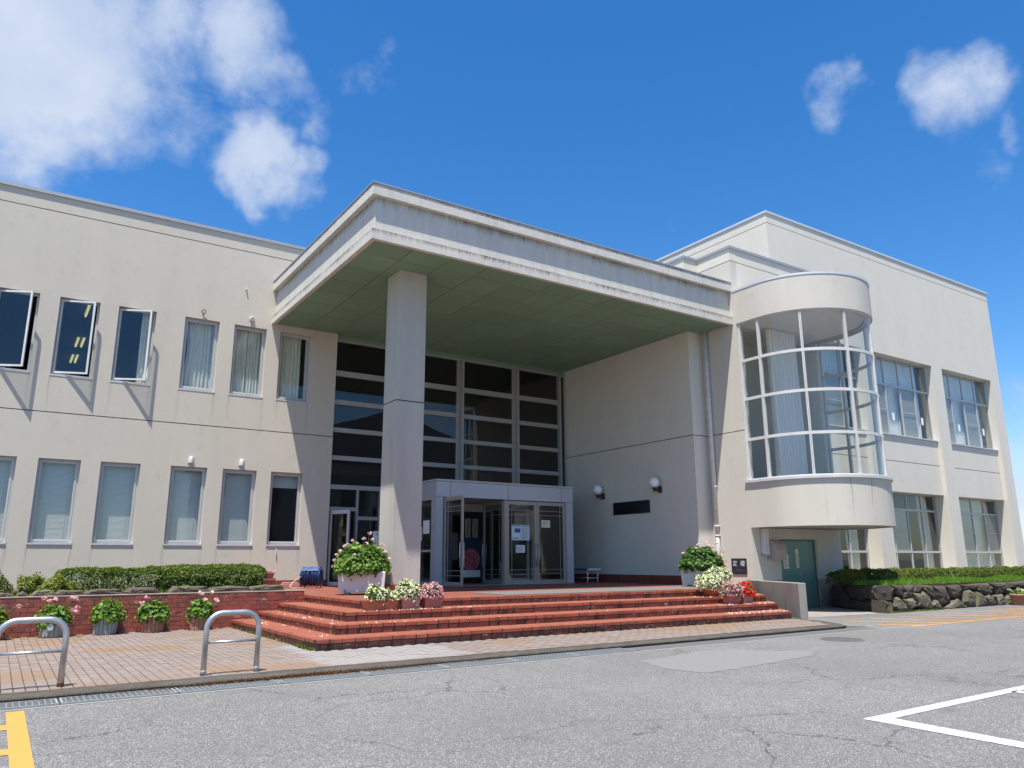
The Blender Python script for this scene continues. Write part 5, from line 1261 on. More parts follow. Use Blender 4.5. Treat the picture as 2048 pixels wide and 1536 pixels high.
ax2 = Vector((-nr2.y, nr2.x)); hd2 = [(-.42, -.2, .34), (-.3, -.35, .16), (-.1, -.3, .46), (-.05, -.1, .55), (.15, -.1, .60), (.22, -.1, .52), (.40, 0, .58), (.50, -.1, .32), (.55, -.2, .36), (-.05, -.3, .38), (.62, -.1, .14), (.05, -.3, .25), (.30, -.15, .50)]
geranium((cx2, cy2, zt2 + .02), .64, .46, .50, 2000, 'wide geranium with shade-darkened leaves in the planter by the downpipe', 72, [(ax2.x * a + nr2.x * (-b_), ax2.y * a + nr2.y * (-b_), c) for a, b_, c in hd2], leaf='leaf_geranium_shade', lsize=.07)
def box_planter(x, y, w_, d_, h, z, mat, label, rot=0, group=None):
    t = thing('flower_box', (x, y, z), label, 'flower box', group); ca, sa = math.cos(rot), math.sin(rot)
    m = MB(); m.obox((x, y), (ca, sa), (-sa, ca), w_ / 2 - .008, d_ / 2 - .008, z, z + h - .02, .82); m.build('tub', mat, t, bevel=.006, seg=2)
    m = MB()
    for (u, v, hx, hy) in ((0, -d_ / 2 + .006, w_ / 2 + .006, .012), (0, d_ / 2 - .006, w_ / 2 + .006, .012), (-w_ / 2 + .006, 0, .012, d_ / 2 - .019), (w_ / 2 - .006, 0, .012, d_ / 2 - .019)):
        m.obox((x + u * ca - v * sa, y + u * sa + v * ca), (ca, sa), (-sa, ca), hx, hy, z + h - .024, z + h)
    m.build('rim', mat, t)
    m = MB(); m.obox((x, y), (ca, sa), (-sa, ca), w_ / 2 - .02, d_ / 2 - .02, z + h - .021, z + h - .017); m.build('potting_soil', 'soil', t)
    return t
s3 = SZ[2]; s2 = SZ[1]
box_planter(5.36, 12.04, .60, .23, .175, s3, 'terracotta', 'long orange-brown flower box on the steps nearest the planter')
box_planter(5.90, 12.09, .37, .25, .19, s3, 'plum_plastic_dusty', 'dusty plum flower box in the middle of three on the steps')
box_planter(6.34, 12.10, .38, .25, .19, s3, 'plum_plastic', 'plum flower box holding pink blooms left on the steps')
mound((5.30, 12.02, s3 + .17), .22, .15, .24, 520, 'cream begonias at the left in the long orange-brown box', 81, 'petal_cream', cover=1.1)
mound((5.56, 12.02, s3 + .17), .16, .12, .13, 260, 'small low cream clump at the right in the long orange-brown box', 84, 'petal_cream', cover=1.1)
mound((5.88, 12.08, s3 + .19), .23, .19, .30, 800, 'tall rounded cream begonias in the middle flower box', 82, 'petal_cream', cover=1.7)
mound((6.32, 12.08, s3 + .19), .21, .17, .24, 620, 'rounded pink begonias in the right box beside the column', 83, 'petal_pink', cover=1.6)
def round_pot(x, y, r1, h, z, mat, label, group=None):
    t = thing('flower_pot', (x, y, z), label, 'flower pot', group)
    m = MB(); m.lathe((x, y, z), [(r1 * .76, 0), (r1 * .94, h * .82), (r1 * 1.02, h * .83), (r1 * 1.02, h), (r1 * .92, h), (r1 * .88, h * .9)], 24); m.build('pot', mat, t); t2 = MB(); t2.lathe((x, y, z), [(r1 * .9, h * .86), (r1 * .3, h * .9)], 20); t2.build('potting_soil', 'soil', t); return t
round_pot(13.22, 12.06, .20, .19, s3, 'terracotta', 'terracotta pot of cream flowers on the steps by the white planter')
box_planter(13.22, 11.50, .38, .24, .20, s2, 'plum_plastic', 'plum flower box of pink blooms at the right of the steps')
box_planter(13.66, 11.52, .34, .24, .20, s2, 'plum_plastic_dusty', 'plum flower box of bright red blooms beside the slanting concrete wall')
round_pot(13.95, 12.52, .20, .19, ZF, 'terracotta', 'half-hidden terracotta pot behind the red and pink flowers')
mound((13.20, 12.05, s3 + .18), .31, .26, .31, 1000, 'broad cream begonias nearest the right white planter', 91, 'petal_cream', cover=1.7)
mound((13.95, 12.50, ZF + .18), .33, .28, .32, 1000, 'cream begonias rising behind the pink and red blooms', 92, 'petal_cream', cover=1.7)
mound((13.20, 11.48, s2 + .20), .29, .21, .26, 900, 'pink begonias in front of the cream ones at the right', 93, 'petal_pink', cover=1.6)
mound((13.68, 11.52, s2 + .20), .23, .20, .27, 800, 'bright red begonias beside the slanting concrete wall', 94, 'petal_red', cover=1.6)
# ribbed pots on the pavement
def ribbed_pot(x, y, r1, h, mat, dark, label, badge=False):
    t = thing('ribbed_pot', (x, y, PAV), label, 'flower pot', 'ribbed pots along the brick wall')
    m = MB(); m.lathe((x, y, PAV), [(r1 * .90, 0), (r1 * .985, h * .97), (r1 * .90, h), (r1 * .84, h * .9)], 40); m.build('pot_core', dark, t)
    NR = 17; rm = MB()
    me = None
    for i in range(NR):
        a = 2 * math.pi * (i + .5) / NR; wd = math.pi * r1 / NR * .86
        nrm = (math.cos(a), math.sin(a)); tn = (-nrm[1], nrm[0]); b = MB(); i0 = 0
        for (z_, k_) in ((0.006, .90), (h + .004, .995)):
            for sx, sy in ((-1, -1), (1, -1), (1, 1), (-1, 1)):
                rad = r1 * k_ + sy * .009; b.v.append((x + nrm[0] * rad + tn[0] * wd * sx, y + nrm[1] * rad + tn[1] * wd * sx, PAV + z_))
        for q in ((0, 3, 2, 1), (4, 5, 6, 7), (0, 1, 5, 4), (1, 2, 6, 5), (2, 3, 7, 6), (3, 0, 4, 7)): b.f.append(q); b.sm.append(False)
        b.build('rib', mat, t, bevel=.005, seg=1)
    if badge:
        m = MB(); v = Vector((-x, -y)).normalized(); v = Vector((-.25, -.97)).normalized(); c = (x + v.x * (r1 + .014) , y + v.y * (r1 + .014)); ax = Vector((-v.y, v.x))
        ring = [(.055 * math.cos(q * math.pi / 9) * (1.0 if q % 2 else .88), .06 * math.sin(q * math.pi / 9) * (1.0 if q % 2 else .9)) for q in range(18)]
        i = 0
        for d_ in (0, .012): m.v += [(c[0] + ax.x * u + v.x * d_, c[1] + ax.y * u + v.y * d_, PAV + h * .66 + w_) for u, w_ in ring]
        m.f.append(tuple(range(18, 36))); m.sm.append(False)
        for q in range(18): m.f.append((q, (q + 1) % 18, 18 + (q + 1) % 18, 18 + q)); m.sm.append(False)
        m.build('badge', 'badge_grey', t)
    m = MB(); m.lathe((x, y, PAV), [(r1 * .83, h * .9), (r1 * .3, h * .93)], 20); m.build('potting_soil', 'soil', t)
    return t
PT = [(.06, 15.02, 'pot_terracotta', 'pot_rib_brown', 'brown ribbed pot cut off by the left edge'), (.93, 15.04, 'pot_granite', 'pot_rib_dark', 'grey ribbed pot with a round badge behind the left barrier'), (1.70, 15.07, 'pot_granite', 'pot_rib_dark', 'plain grey ribbed pot, third from the left'), (2.44, 15.07, 'pot_terracotta', 'pot_rib_brown', 'brown ribbed pot in the middle of the brick wall'), (3.22, 15.08, 'pot_terracotta', 'pot_rib_brown', 'brown ribbed pot nearest the steps')]
HH = [[(-.1, -.2, .42), (-.02, -.15, .48), (.03, -.2, .40), (.36, -.1, .26)], [(-.18, -.1, .37), (-.10, -.15, .33), (-.02, -.1, .35), (.22, -.1, .37), (.27, -.15, .36), (.30, -.2, .15), (.26, -.2, .18), (.31, -.15, .22)], [], [(-.22, -.1, .26), (-.15, -.1, .34)], [(-.06, -.1, .40), (-.02, -.15, .38), (.02, -.2, .28), (.15, -.1, .40), (.22, -.15, .28), (.25, -.1, .25)]]
LB = ['geranium with pink heads cut off by the left edge', 'geranium with drooping pink heads in the badged grey pot', 'leafy geranium without flowers in the plain grey pot', 'rounded geranium in the middle brown pot', 'small geranium with upright pink heads nearest the steps']
for i, (x, y, a, b_, lb) in enumerate(PT):
    ribbed_pot(x, y, .185, .26, a, b_, lb, badge=(i == 1))
    geranium((x + (.02 if i == 2 else 0), y, PAV + .25), .265 if i != 4 else .225, .25, .29 if i != 2 else .35, 420, LB[i], 100 + i, HH[i], lsize=.065, cat='flowers', petal='petal_pink' if i in (1, 3) else 'petal_palepink')
# pot at the right edge, before the stone wall
t = round_pot(23.62, 10.48, .19, .30, G, 'pot_terracotta', 'brown pot of small plants before the stone wall')
geranium((23.62, 10.48, G + .28), .18, .16, .14, 120, 'small pale-leaved plant in the pot by the stone wall', 120, [(.0, -.05, .16), (.1, -.1, .12)], lsize=.05, petal='petal_cream')
# empty pots stacked at the hedge end
def empty_box(c, w_, d_, h, rx, rz, mat, label):
    t = thing('empty_flower_box', c, label, 'flower box', 'empty flower boxes at the hedge end'); t['_org'] = (0, 0, 0)
    m = MB(); k_ = .8
    for s_, in ((1,),):
        o_ = [(-w_ / 2, -d_ / 2), (w_ / 2, -d_ / 2), (w_ / 2, d_ / 2), (-w_ / 2, d_ / 2)]
        bot = [(a * k_, b_ * k_, 0) for a, b_ in o_]; top = [(a, b_, h) for a, b_ in o_]; it = [(a * .9, b_ * .9, h) for a, b_ in o_]; ib = [(a * .72, b_ * .72, .012) for a, b_ in o_]
        m.v += bot + top + it + ib
        for i in range(4):
            j2 = (i + 1) % 4; m.f += [(i, j2, 4 + j2, 4 + i), (4 + i, 4 + j2, 8 + j2, 8 + i), (8 + i, 8 + j2, 12 + j2, 12 + i)]; m.sm += [False] * 3
        m.f += [(3, 2, 1, 0), (12, 13, 14, 15)]; m.sm += [False] * 2
    m.build('tub', mat, t); m = MB(); m.box(-w_ / 2 - .008, w_ / 2 + .008, -d_ / 2 - .008, -d_ / 2, h - .025, h + .002).box(-w_ / 2 - .008, w_ / 2 + .008, d_ / 2, d_ / 2 + .008, h - .025, h + .002).box(-w_ / 2 - .008, -w_ / 2, -d_ / 2, d_ / 2, h - .025, h + .002).box(w_ / 2, w_ / 2 + .008, -d_ / 2, d_ / 2, h - .025, h + .002); m.build('rim', mat, t)
    t['_org'] = c; t.rotation_euler = (rx, 0, rz); return t
empty_box((4.78, 16.75, .71), .38, .22, .20, 0, .25, 'terracotta', 'terracotta empty flower box lowest at the hedge end')
empty_box((5.10, 17.75, .71), .42, .26, .19, 0, -.1, 'plum_plastic', 'lower plum empty flower box at the hedge end')
empty_box((5.05, 17.70, .85), .44, .26, .20, .10, -.16, 'plum_plastic_dusty', 'dusty pink empty flower box stacked and tilted on top')
empty_box((4.88, 18.2, .71), .30, .2, .36, 0, .1, 'plum_plastic', 'plum empty flower box half hidden behind the hedge end')

# ------------------------------------------------------------------ steel barriers
def barrier(x0, x1, y, label):
    t = thing('hoop_barrier', ((x0 + x1) / 2, y, PAV), label, 'barrier', 'steel hoop barriers along the kerb')
    h = .64; r1 = .165; pts = [(x0, y, PAV), (x0, y, PAV + h - r1)]
    for i in range(1, 9): a = math.pi - i * math.pi / 16; pts.append((x0 + r1 + r1 * math.cos(a), y, PAV + h - r1 + r1 * math.sin(a)))
    for i in range(0, 9): a = math.pi / 2 - i * math.pi / 16; pts.append((x1 - r1 + r1 * math.cos(a), y, PAV + h - r1 + r1 * math.sin(a)))
    pts.append((x1, y, PAV)); m = MB(); m.tube(pts, .030, 16); m.build('hoop', 'steel', t)
    m = MB(); m.tube([(x0 + .02, y, PAV + .335), (x1 - .02, y, PAV + .335)], .0135, 12); m.build('crossbar', 'steel', t)
    for x in (x0, x1):
        m = MB(); m.lathe((x, y, PAV), [(.0325, 0), (.0325, .045), (.031, .05)], 14); m.build('foot_collar', 'rust' if (x == x1 and x1 < 1) else 'galvanised', t)
    return t
barrier(.105, .69, 9.125, 'left steel hoop barrier with a rusty foot by the kerb')
barrier(2.022, 2.585, 9.10, 'right steel hoop barrier near the steps corner')

# ------------------------------------------------------------------ things on and around the walls
# downpipe
t = thing('downpipe', (15.96, 14.25, ZF), 'pale downpipe running down the porch corner', 'pipe')
m = MB(); m.tube([(15.99, 14.25, 1.9), (15.99, 14.25, 7.57)], .058, 16); m.build('pipe', 'pipe_white', t)
m = MB(); m.tube([(15.99, 14.25, ZF + .0), (15.99, 14.25, 1.9)], .056, 16); m.build('lower_pipe', 'pipe_scuffed', t, label='scuffed lower length')
for z in (1.9, 2.15, 3.2, 4.55, 5.6, 6.6):
    m = MB(); m.lathe((15.99, 14.25, z - .02), [(.062, 0), (.066, .005), (.066, .035), (.062, .04)], 16); m.box(16.02, 16.07, 14.20, 14.23, z - .015, z + .02); m.build('bracket', 'pipe_white', t)
def wall_lamp(y, z, label):
    t = thing('globe_lamp', (XP, y, z - .1), label, 'lamp', 'globe lamps on the porch wall')
    m = MB(); prof = [(.15 * math.sin(a), z + .04 - .15 * math.cos(a)) for a in [R(18) + (math.pi - R(18)) * i / 14 for i in range(15)]]; m.lathe((15.29, y, 0), prof, 24); m.build('globe', 'opal_glass', t)
    m = MB(); m.lathe((15.29, y, z - .13), [(.085, 0), (.085, .02), (.06, .022)], 18); m.box(15.26, 15.42, y - .035, y + .035, z - .21, z - .13); m.box(15.40, XP - .02, y - .025, y + .025, z - .195, z - .145); m.box(XP - .03, XP, y - .065, y + .065, z - .24, z - .06); m.build('bracket', 'dark_iron', t)
wall_lamp(18.31, 3.35, 'globe lamp on the porch wall nearest the doors')
wall_lamp(15.82, 3.37, 'globe lamp on the porch wall right of the black sign')
def glyphs(m, mapf, cols, rows, w_, h_, seed, z0=0.0, th=.004, dens=5):
    """illegible brush marks laid out in a grid of characters"""
    r_ = random.Random(seed)
    for c in range(cols):
        for q in range(rows):
            ox, oz = (c + .5) / cols * w_ - w_ / 2, h_ / 2 - (q + .5) / rows * h_; s_ = min(w_ / cols, h_ / rows) * .40
            for _ in range(dens):
                if r_.random() < .5: a = (r_.uniform(-1, -.2) * s_, r_.uniform(.2, 1) * s_); b_y = r_.uniform(-1, 1) * s_; bx = (ox + a[0], ox + a[1], oz + b_y - s_ * .07, oz + b_y + s_ * .07)
                else: a = (r_.uniform(-1, -.1) * s_, r_.uniform(.1, 1) * s_); b_x = r_.uniform(-1, 1) * s_; bx = (ox + b_x - s_ * .07, ox + b_x + s_ * .07, oz + a[0], oz + a[1])
                P0 = [mapf(u, d, v) for d in (z0, z0 + th) for u, v in ((bx[0], bx[2]), (bx[1], bx[2]), (bx[1], bx[3]), (bx[0], bx[3]))]
                i = len(m.v); m.v += P0
                for f_ in ((0, 1, 2, 3), (4, 7, 6, 5), (0, 4, 5, 1), (1, 5, 6, 2), (2, 6, 7, 3), (3, 7, 4, 0)): m.f.append(tuple(i + j for j in f_)); m.sm.append(False)
    return m
t = thing('name_plaque', (XP, 17.05, 2.6), 'black name plaque with dark raised characters on the porch wall', 'sign')
m = MB(); m.box(XP - .035, XP, 16.265, 17.84, 2.60, 2.966); m.build('board', 'black_plate', t, bevel=.006)
m = MB(); glyphs(m, lambda u, d, v: (XP - .035 - d, 17.05 - u, 2.783 + v), 8, 1, 1.42, .2, 5, 0, .006, 8); m.build('lettering', 'plate_glyph', t)
def text_mesh(s_, size, mapf, name, mat, parent, ext=.002):
    cu = bpy.data.curves.new(name, 'FONT'); cu.body = s_; cu.size = size; cu.align_x = 'CENTER'; cu.align_y = 'CENTER'; cu.extrude = ext
    o = bpy.data.objects.new(name, cu); COL.objects.link(o); dg = bpy.context.evaluated_depsgraph_get(); dg.update()
    me = bpy.data.meshes.new_from_object(o.evaluated_get(dg)); COL.objects.unlink(o); bpy.data.objects.remove(o)
    po = parent['_org']
    for v in me.vertices:
        q = mapf(v.co.x, v.co.z, v.co.y); v.co = (q[0] - po[0], q[1] - po[1], q[2] - po[2])
    me.materials.clear(); return link(name, me, mat, parent, po)
t = thing('foundation_stone', (XB, 13.65, .9), 'small polished dark foundation plaque with two pale characters', 'plaque')
m = MB(); m.box(XB - .02, XB, 13.40, 13.89, .908, 1.308); m.build('slab', 'polished_granite', t, bevel=.004)
text_mesh('定', .15, lambda u, d, v: (XB - .022 - d, 13.77 - u, 1.17 + v), 'lettering', 'engraved', t); text_mesh('礎', .15, lambda u, d, v: (XB - .022 - d, 13.52 - u, 1.17 + v), 'lettering', 'engraved', t)
m = MB(); glyphs(m, lambda u, d, v: (XB - .021 - d, 13.645 - u, 1.015 + v), 9, 1, .21, .03, 9, 0, .002, 3); m.build('small_lettering', 'engraved', t)
# recess fittings: long box and cowl
t = thing('wall_lamp_box', (16.52, 13.1, 1.39), 'tall off-white lamp box on the recess wall left of the green doors', 'lamp')
m = MB(); m.box(16.40, 16.60, 13.06, 13.188, 1.40, 2.06); m.build('cover', 'box_offwhite', t, bevel=.02); m = MB(); m.box(16.38, 16.62, 13.08, 13.189, 1.365, 1.40).box(16.38, 16.62, 13.08, 13.189, 2.06, 2.074); m.build('end_cap', 'ink_grey', t)
t = thing('vent_cowl', (16.95, 13.0, 1.25), 'mauve-grey vent cowl with a rounded top beside the green doors', 'vent')
m = MB(); pr = [(0, 1.262), (-.30, 1.262), (-.315, 1.52), (-.27, 1.66), (-.18, 1.745), (-.08, 1.77), (0, 1.775)]
nP = len(pr)
for x in (16.62, 17.02): m.v += [(x, 13.188 + a, b_) for a, b_ in pr]
for j in range(nP): m.f.append((j, (j + 1) % nP, nP + (j + 1) % nP, nP + j)); m.sm.append(False)
m.f += [tuple(range(nP - 1, -1, -1)), tuple(range(nP, 2 * nP))]; m.sm += [False] * 2; m.build('cowl_body', 'hood_mauve', t, bevel=.008)
# bench by the porch wall
t = thing('bench', (14.9, 18.9, ZF), 'low bench with a blue seat beside the glass entrance', 'bench')
m = MB(); m.box(14.62, 15.08, 18.06, 19.6, ZF + .355, ZF + .40); m.build('seat', 'bench_blue', t, bevel=.012)
m = MB(); m.box(14.60, 15.10, 18.02, 18.058, ZF + .35, ZF + .405); m.build('seat_end', 'bench_frame', t, bevel=.006)
for x in (14.66, 15.04):
    for y in (18.12, 19.4): m = MB(); m.tube([(x, y, ZF), (x, y, ZF + .355)], .017, 8); m.build('leg', 'bench_frame', t)
for y in (18.12, 19.4): m = MB(); m.tube([(14.66, y, ZF + .13), (15.04, y, ZF + .13)], .012, 8); m.build('stretcher', 'bench_frame', t)
m = MB(); m.tube([(14.85, 18.12, ZF + .13), (14.85, 19.4, ZF + .13)], .010, 8); m.build('stretcher', 'bench_frame', t)
# hose reel
hc = Vector((6.62, 19.05, ZF)); hax = Vector((.80, -.60, 0)); hp = Vector((.6, .8, 0))
t = thing('hose_reel', tuple(hc), 'navy garden hose reel with a loose tan hose by the wall', 'hose reel')
rg_ = random.Random(9); m = MB()
for lay in range(3):
    for k_ in range(11):
        u = -.20 + k_ * .04 + rg_.uniform(-.006, .006); rad = .16 + lay * .022 + rg_.uniform(-.01, .01); ph = rg_.uniform(0, 6)
        m.tube([tuple(hc + hax * (u + .012 * math.sin(a * 2 + ph)) + hp * rad * math.cos(a) + Vector((0, 0, .27 + rad * math.sin(a) * (1 + .06 * math.sin(a * 3 + ph))))) for a in [i * 2 * math.pi / 18 for i in range(19)]], .0125, 6, True, False)
m.build('hose_coils', 'hose_navy', t, weld=False)
for s_ in (-1, 1):
    m = MB(); c0 = hc + hax * (s_ * .235) + Vector((0, 0, .27)); pts = [c0 + hp * .19 * math.cos(a) + Vector((0, 0, .19 * math.sin(a))) for a in [i * 2 * math.pi / 18 for i in range(18)]]
    i0 = len(m.v)
    for d in (-.008, .008): m.v += [tuple(q + hax * d) for q in pts]
    m.f += [tuple(range(17, -1, -1)), tuple(range(18, 36))] + [(i, (i + 1) % 18, 18 + (i + 1) % 18, 18 + i) for i in range(18)]; m.sm += [False] * 20
    m.build('side_disc', 'hose_cover', t)
    for e in (-1, 1): m = MB(); q = hc + hax * (s_ * .20) + hp * (e * .15); m.tube([tuple(q), tuple(q + Vector((0, 0, .16)))], .012, 6); m.build('leg', 'dark_iron', t)
m = MB(); cv_ = []
for i in range(7):
    a = R(62) + R(80) * i / 6
    cv_.append([tuple(hc + hax * u + hp * .235 * math.cos(a) + Vector((0, 0, .27 + .235 * math.sin(a) + .012 * math.sin(u * 31 + i)))) for u in (-.22, -.11, 0, .11, .22)])
for i in range(6):
    for j in range(4): m.quad(cv_[i][j], cv_[i][j + 1], cv_[i + 1][j + 1], cv_[i + 1][j], True)
m.build('cover_cloth', 'hose_cover', t)
m = MB(); m.tube([tuple(hc + hax * -.2 + Vector((0, 0, .30))), (6.30, 18.98, ZF + .26), (6.10, 18.85, ZF + .15), (5.98, 18.72, ZF + .04), (6.05, 18.62, ZF + .014), (6.22, 18.66, ZF + .014), (6.38, 18.8, ZF + .014)], .011, 8); m.build('loose_hose', 'hose_tan', t)
m = MB(); m.box(5.98, 6.38, 19.2, 19.45, ZF, ZF + .10).box(6.0, 6.36, 19.22, 19.43, ZF + .1, ZF + .14); tag(m.build('brick_block', 'plum_plastic_dusty', bevel=.008), 'flat plum tray on the platform left of the hose reel', 'tray')
# notice board stand left of the column
t = thing('notice_stand', (8.43, 19.3, ZF), 'narrow white notice board on a stand behind the column', 'sign')
m = MB(); m.box(8.33, 8.555, 19.29, 19.31, 1.30, 2.05); m.build('board', 'paper_white', t); m = MB(); m.tube([(8.44, 19.33, ZF), (8.44, 19.33, 2.0)], .014, 8); m.box(8.30, 8.58, 19.2, 19.45, ZF, ZF + .02); m.build('stand', 'steel', t)
m = MB(); glyphs(m, lambda u, d, v: (8.44 + u, 19.289 - d, 1.62 + v), 2, 6, .18, .52, 15, 0, .002, 8); m.tube([(8.435 + .032 * math.cos(a), 19.288, 1.975 + .032 * math.sin(a)) for a in [i * math.pi / 8 for i in range(17)]], .005, 5); m.box(8.42, 8.45, 19.286, 19.288, 1.970, 1.980); m.build('lettering', 'ink_black', t)
# papers on doors and walls
def paper(name, x0, x1, z0, z1, y, mat, label, marks=None, cat='notice', seed=1, group=None):
    t = thing(name, ((x0 + x1) / 2, y, z0), label, cat, group); m = MB(); m.box(x0, x1, y - .003, y, z0, z1); m.build('sheet', mat, t)
    w_, h_ = x1 - x0, z1 - z0; cx_, cz_ = (x0 + x1) / 2, (z0 + z1) / 2
    for (mt, a, b_, c, d) in marks or []:
        m = MB(); m.box(x0 + a * w_, x0 + b_ * w_, y - .0045, y - .003, z0 + c * h_, z0 + d * h_); m.build('print', mt, t)
    return t
lines = lambda n, a, b_, lo, hi, mt='ink_grey': [(mt, a, a + (b_ - a) * (.7 + .3 * ((i * 37) % 10) / 10), lo + (hi - lo) * i / n, lo + (hi - lo) * (i + .4) / n) for i in range(n)]
yd = YV + .054
paper('door_poster', 11.925, 12.535, 1.825, 2.25, yd, 'paper_blue', 'large pale blue poster with blue panels on the left closed door', [('ink_teal', .02, .48, .91, .96), ('ink_teal', .53, .98, .91, .96), ('ink_blue', .17, .49, .50, .76), ('paper_white', .03, .14, .5, .72), ('ink_black', .08, .2, .11, .15), ('ink_black', .24, .35, .11, .15), ('paper_white', .04, .46, .2, .45)] + lines(11, .55, .96, .1, .85), 'poster')
paper('door_notice', 12.07, 12.375, 1.485, 1.695, yd, 'paper_white', 'small white notice below the blue poster on the closed door', lines(6, .1, .9, .15, .9))
paper('door_notice', 12.955, 13.262, 2.192, 2.403, yd, 'paper_cream', 'white notice with yellow lines high on the right closed door', [('ink_yellow', .1, .9, .36, .44), ('ink_yellow', .1, .5, .22, .29)] + lines(3, .1, .9, .55, .9))
paper('door_notice', 17.355, 17.575, 1.04, 1.412, 13.273, 'paper_cream', 'cream notice on the left leaf of the green doors', lines(8, .12, .88, .1, .9))
t = paper('door_sign', 17.885, 18.008, 1.055, 1.547, 13.273, 'paper_cream', 'tall narrow cream sign on the right leaf of the green doors', [])
m = MB(); glyphs(m, lambda u, d, v: (17.947 + u, 13.27 - d, 1.25 + v), 1, 5, .08, .32, 33, 0, .002, 8); m.build('lettering', 'ink_black', t)
for (a, b_, c, d, lb) in ((1.98, 2.33, 18.42, 18.78, 'white sheet, higher of two on the vestibule side glass'), (1.80, 2.17, 18.85, 19.2, 'white sheet, lower of two on the vestibule side glass')):
    t = thing('side_notice', (9.55, (c + d) / 2, a), lb, 'notice'); m = MB(); m.box(9.549, 9.552, c, d, a, b_); m.build('sheet', 'paper_white', t)
for k_, (x, y, lb) in enumerate(((26.30, 14.90, 'small white card on the upper hall window nearest the bay, left pane'), (28.2, 14.90, 'small white card on the upper hall window nearest the bay, right pane'), (30.85, 14.90, 'small white card on the far upper hall window, left pane'), (32.75, 14.90, 'small white card on the far upper hall window, right pane'))):
    t = thing('window_card', (x, y, 6.13), lb, 'card'); m = MB(); m.box(x - .075, x + .075, y - .004, y - .001, 6.13, 6.40); m.build('sheet', 'paper_white', t)
# stickers on the side door
t = thing('door_sticker', (7.62, 19.88, 2.3), 'yellow triangular sticker on the open side door', 'sticker'); ca, sa = math.cos(R(-64)), math.sin(R(-64))
m = MB(); q = lambda u, z: (7.43 + u * ca - .026 * -sa * -1, 20.14 + u * sa - .026 * ca, z); i = [q(.30, 2.20), q(.44, 2.20), q(.42, 2.42)]; m.v += i + [(a + .001, b_ + .003, c) for a, b_, c in i]; m.f += [(0, 1, 2), (5, 4, 3), (0, 3, 4, 1), (1, 4, 5, 2), (2, 5, 3, 0)]; m.sm += [False] * 5; m.build('sheet', 'yellow_sticker', t)
t = thing('door_sticker', (7.66, 19.8, 2.0), 'small green and yellow sticker on the open side door', 'sticker'); m = MB(); i = [q(.44, 1.93), q(.55, 1.93), q(.55, 2.01), q(.44, 2.01)]; m.quad(*i); m.build('lower_half', 'yellow_sticker', t); m = MB(); i = [q(.44, 2.012), q(.55, 2.012), q(.55, 2.09), q(.44, 2.09)]; m.quad(*i); m.build('upper_half', 'ink_teal', t)
# inside the vestibule
t = thing('flower_poster', (11.8, 20.05, .8), 'dark poster of red blossoms inside the open doorway', 'poster')
m = MB(); m.box(11.42, 12.16, 20.06, 20.08, .76, 1.95); m.build('panel', 'poster_navy', t)
m = MB(); ring = [(11.79 + .32 * math.cos(a), 1.30 + .33 * math.sin(a)) for a in [i * 2 * math.pi / 20 for i in range(20)]]; m.v += [(x, 20.055, z) for x, z in ring] + [(x, 20.059, z) for x, z in ring]; m.f += [tuple(range(20)), tuple(range(39, 19, -1))] + [(i, 20 + i, 20 + (i + 1) % 20, (i + 1) % 20) for i in range(20)]; m.sm += [False] * 22; m.build('blossom_print', 'poster_bloom', t)
m = MB(); m.box(11.46, 12.12, 20.050, 20.054, .80, 1.0); m.build('caption_strip', 'paper_white', t); m = MB(); glyphs(m, lambda u, d, v: (11.79 + u, 20.049 - d, .90 + v), 5, 1, .28, .08, 44, 0, .001, 4); m.build('caption', 'ink_grey', t)
for k_, (x, lb) in enumerate(((12.82, 'left of two pale hanging banners deep inside the doorway'), (13.1, 'right of two pale hanging banners deep inside the doorway'))):
    t = thing('hanging_banner', (x, 22, 2.0), lb, 'banner'); m = MB(); m.box(x - .105, x + .105, 22, 22.01, 2.0, 2.62); m.build('cloth', 'paper_cream', t); m = MB(); glyphs(m, lambda u, d, v: (x + u, 21.999 - d, 2.31 + v), 1, 6, .12, .5, 50 + k_, 0, .002, 7); m.build('lettering', 'ink_black', t); m = MB(); m.tube([(x - .13, 22.005, 2.63), (x + .13, 22.005, 2.63)], .012, 6); m.build('rod', 'dark_iron', t)
geranium((12.6, 20.75, .95), .22, .2, .75, 160, 'tall red flower arrangement inside the doorway', 130, [(R2.uniform(-.2, .2), R2.uniform(-.2, .05), R2.uniform(.1, .75)) for _ in range(34)], leaf='leaf_geranium_shade', lsize=.06, petal='petal_red')
m = MB(); m.lathe((12.6, 20.75, ZF), [(.12, 0), (.17, .15), (.13, .30), (.15, .34)], 18); tag(m.build('vase', 'dark_iron'), 'dark vase holding the red flowers inside the doorway', 'vase')
t = thing('welcome_board', (12.0, 18.45, ZF), 'white board with black brush strokes leaning inside the closed door', 'sign')
m = MB(); m.v += [(11.83, 18.36, ZF), (12.18, 18.36, ZF), (12.05, 18.55, 1.22), (11.83, 18.55, 1.22), (11.83, 18.39, ZF), (12.18, 18.39, ZF), (12.05, 18.58, 1.22), (11.83, 18.58, 1.22)]; m.f += [(0, 1, 2, 3), (7, 6, 5, 4), (0, 4, 5, 1), (1, 5, 6, 2), (2, 6, 7, 3), (3, 7, 4, 0)]; m.sm += [False] * 6; m.build('board', 'paper_white', t)
m = MB(); glyphs(m, lambda u, d, v: (11.98 + u, 18.355 + (v + .28) * .322 - d - .004, .91 + v), 2, 4, .2, .46, 61, 0, .002, 4); m.build('lettering', 'ink_black', t)
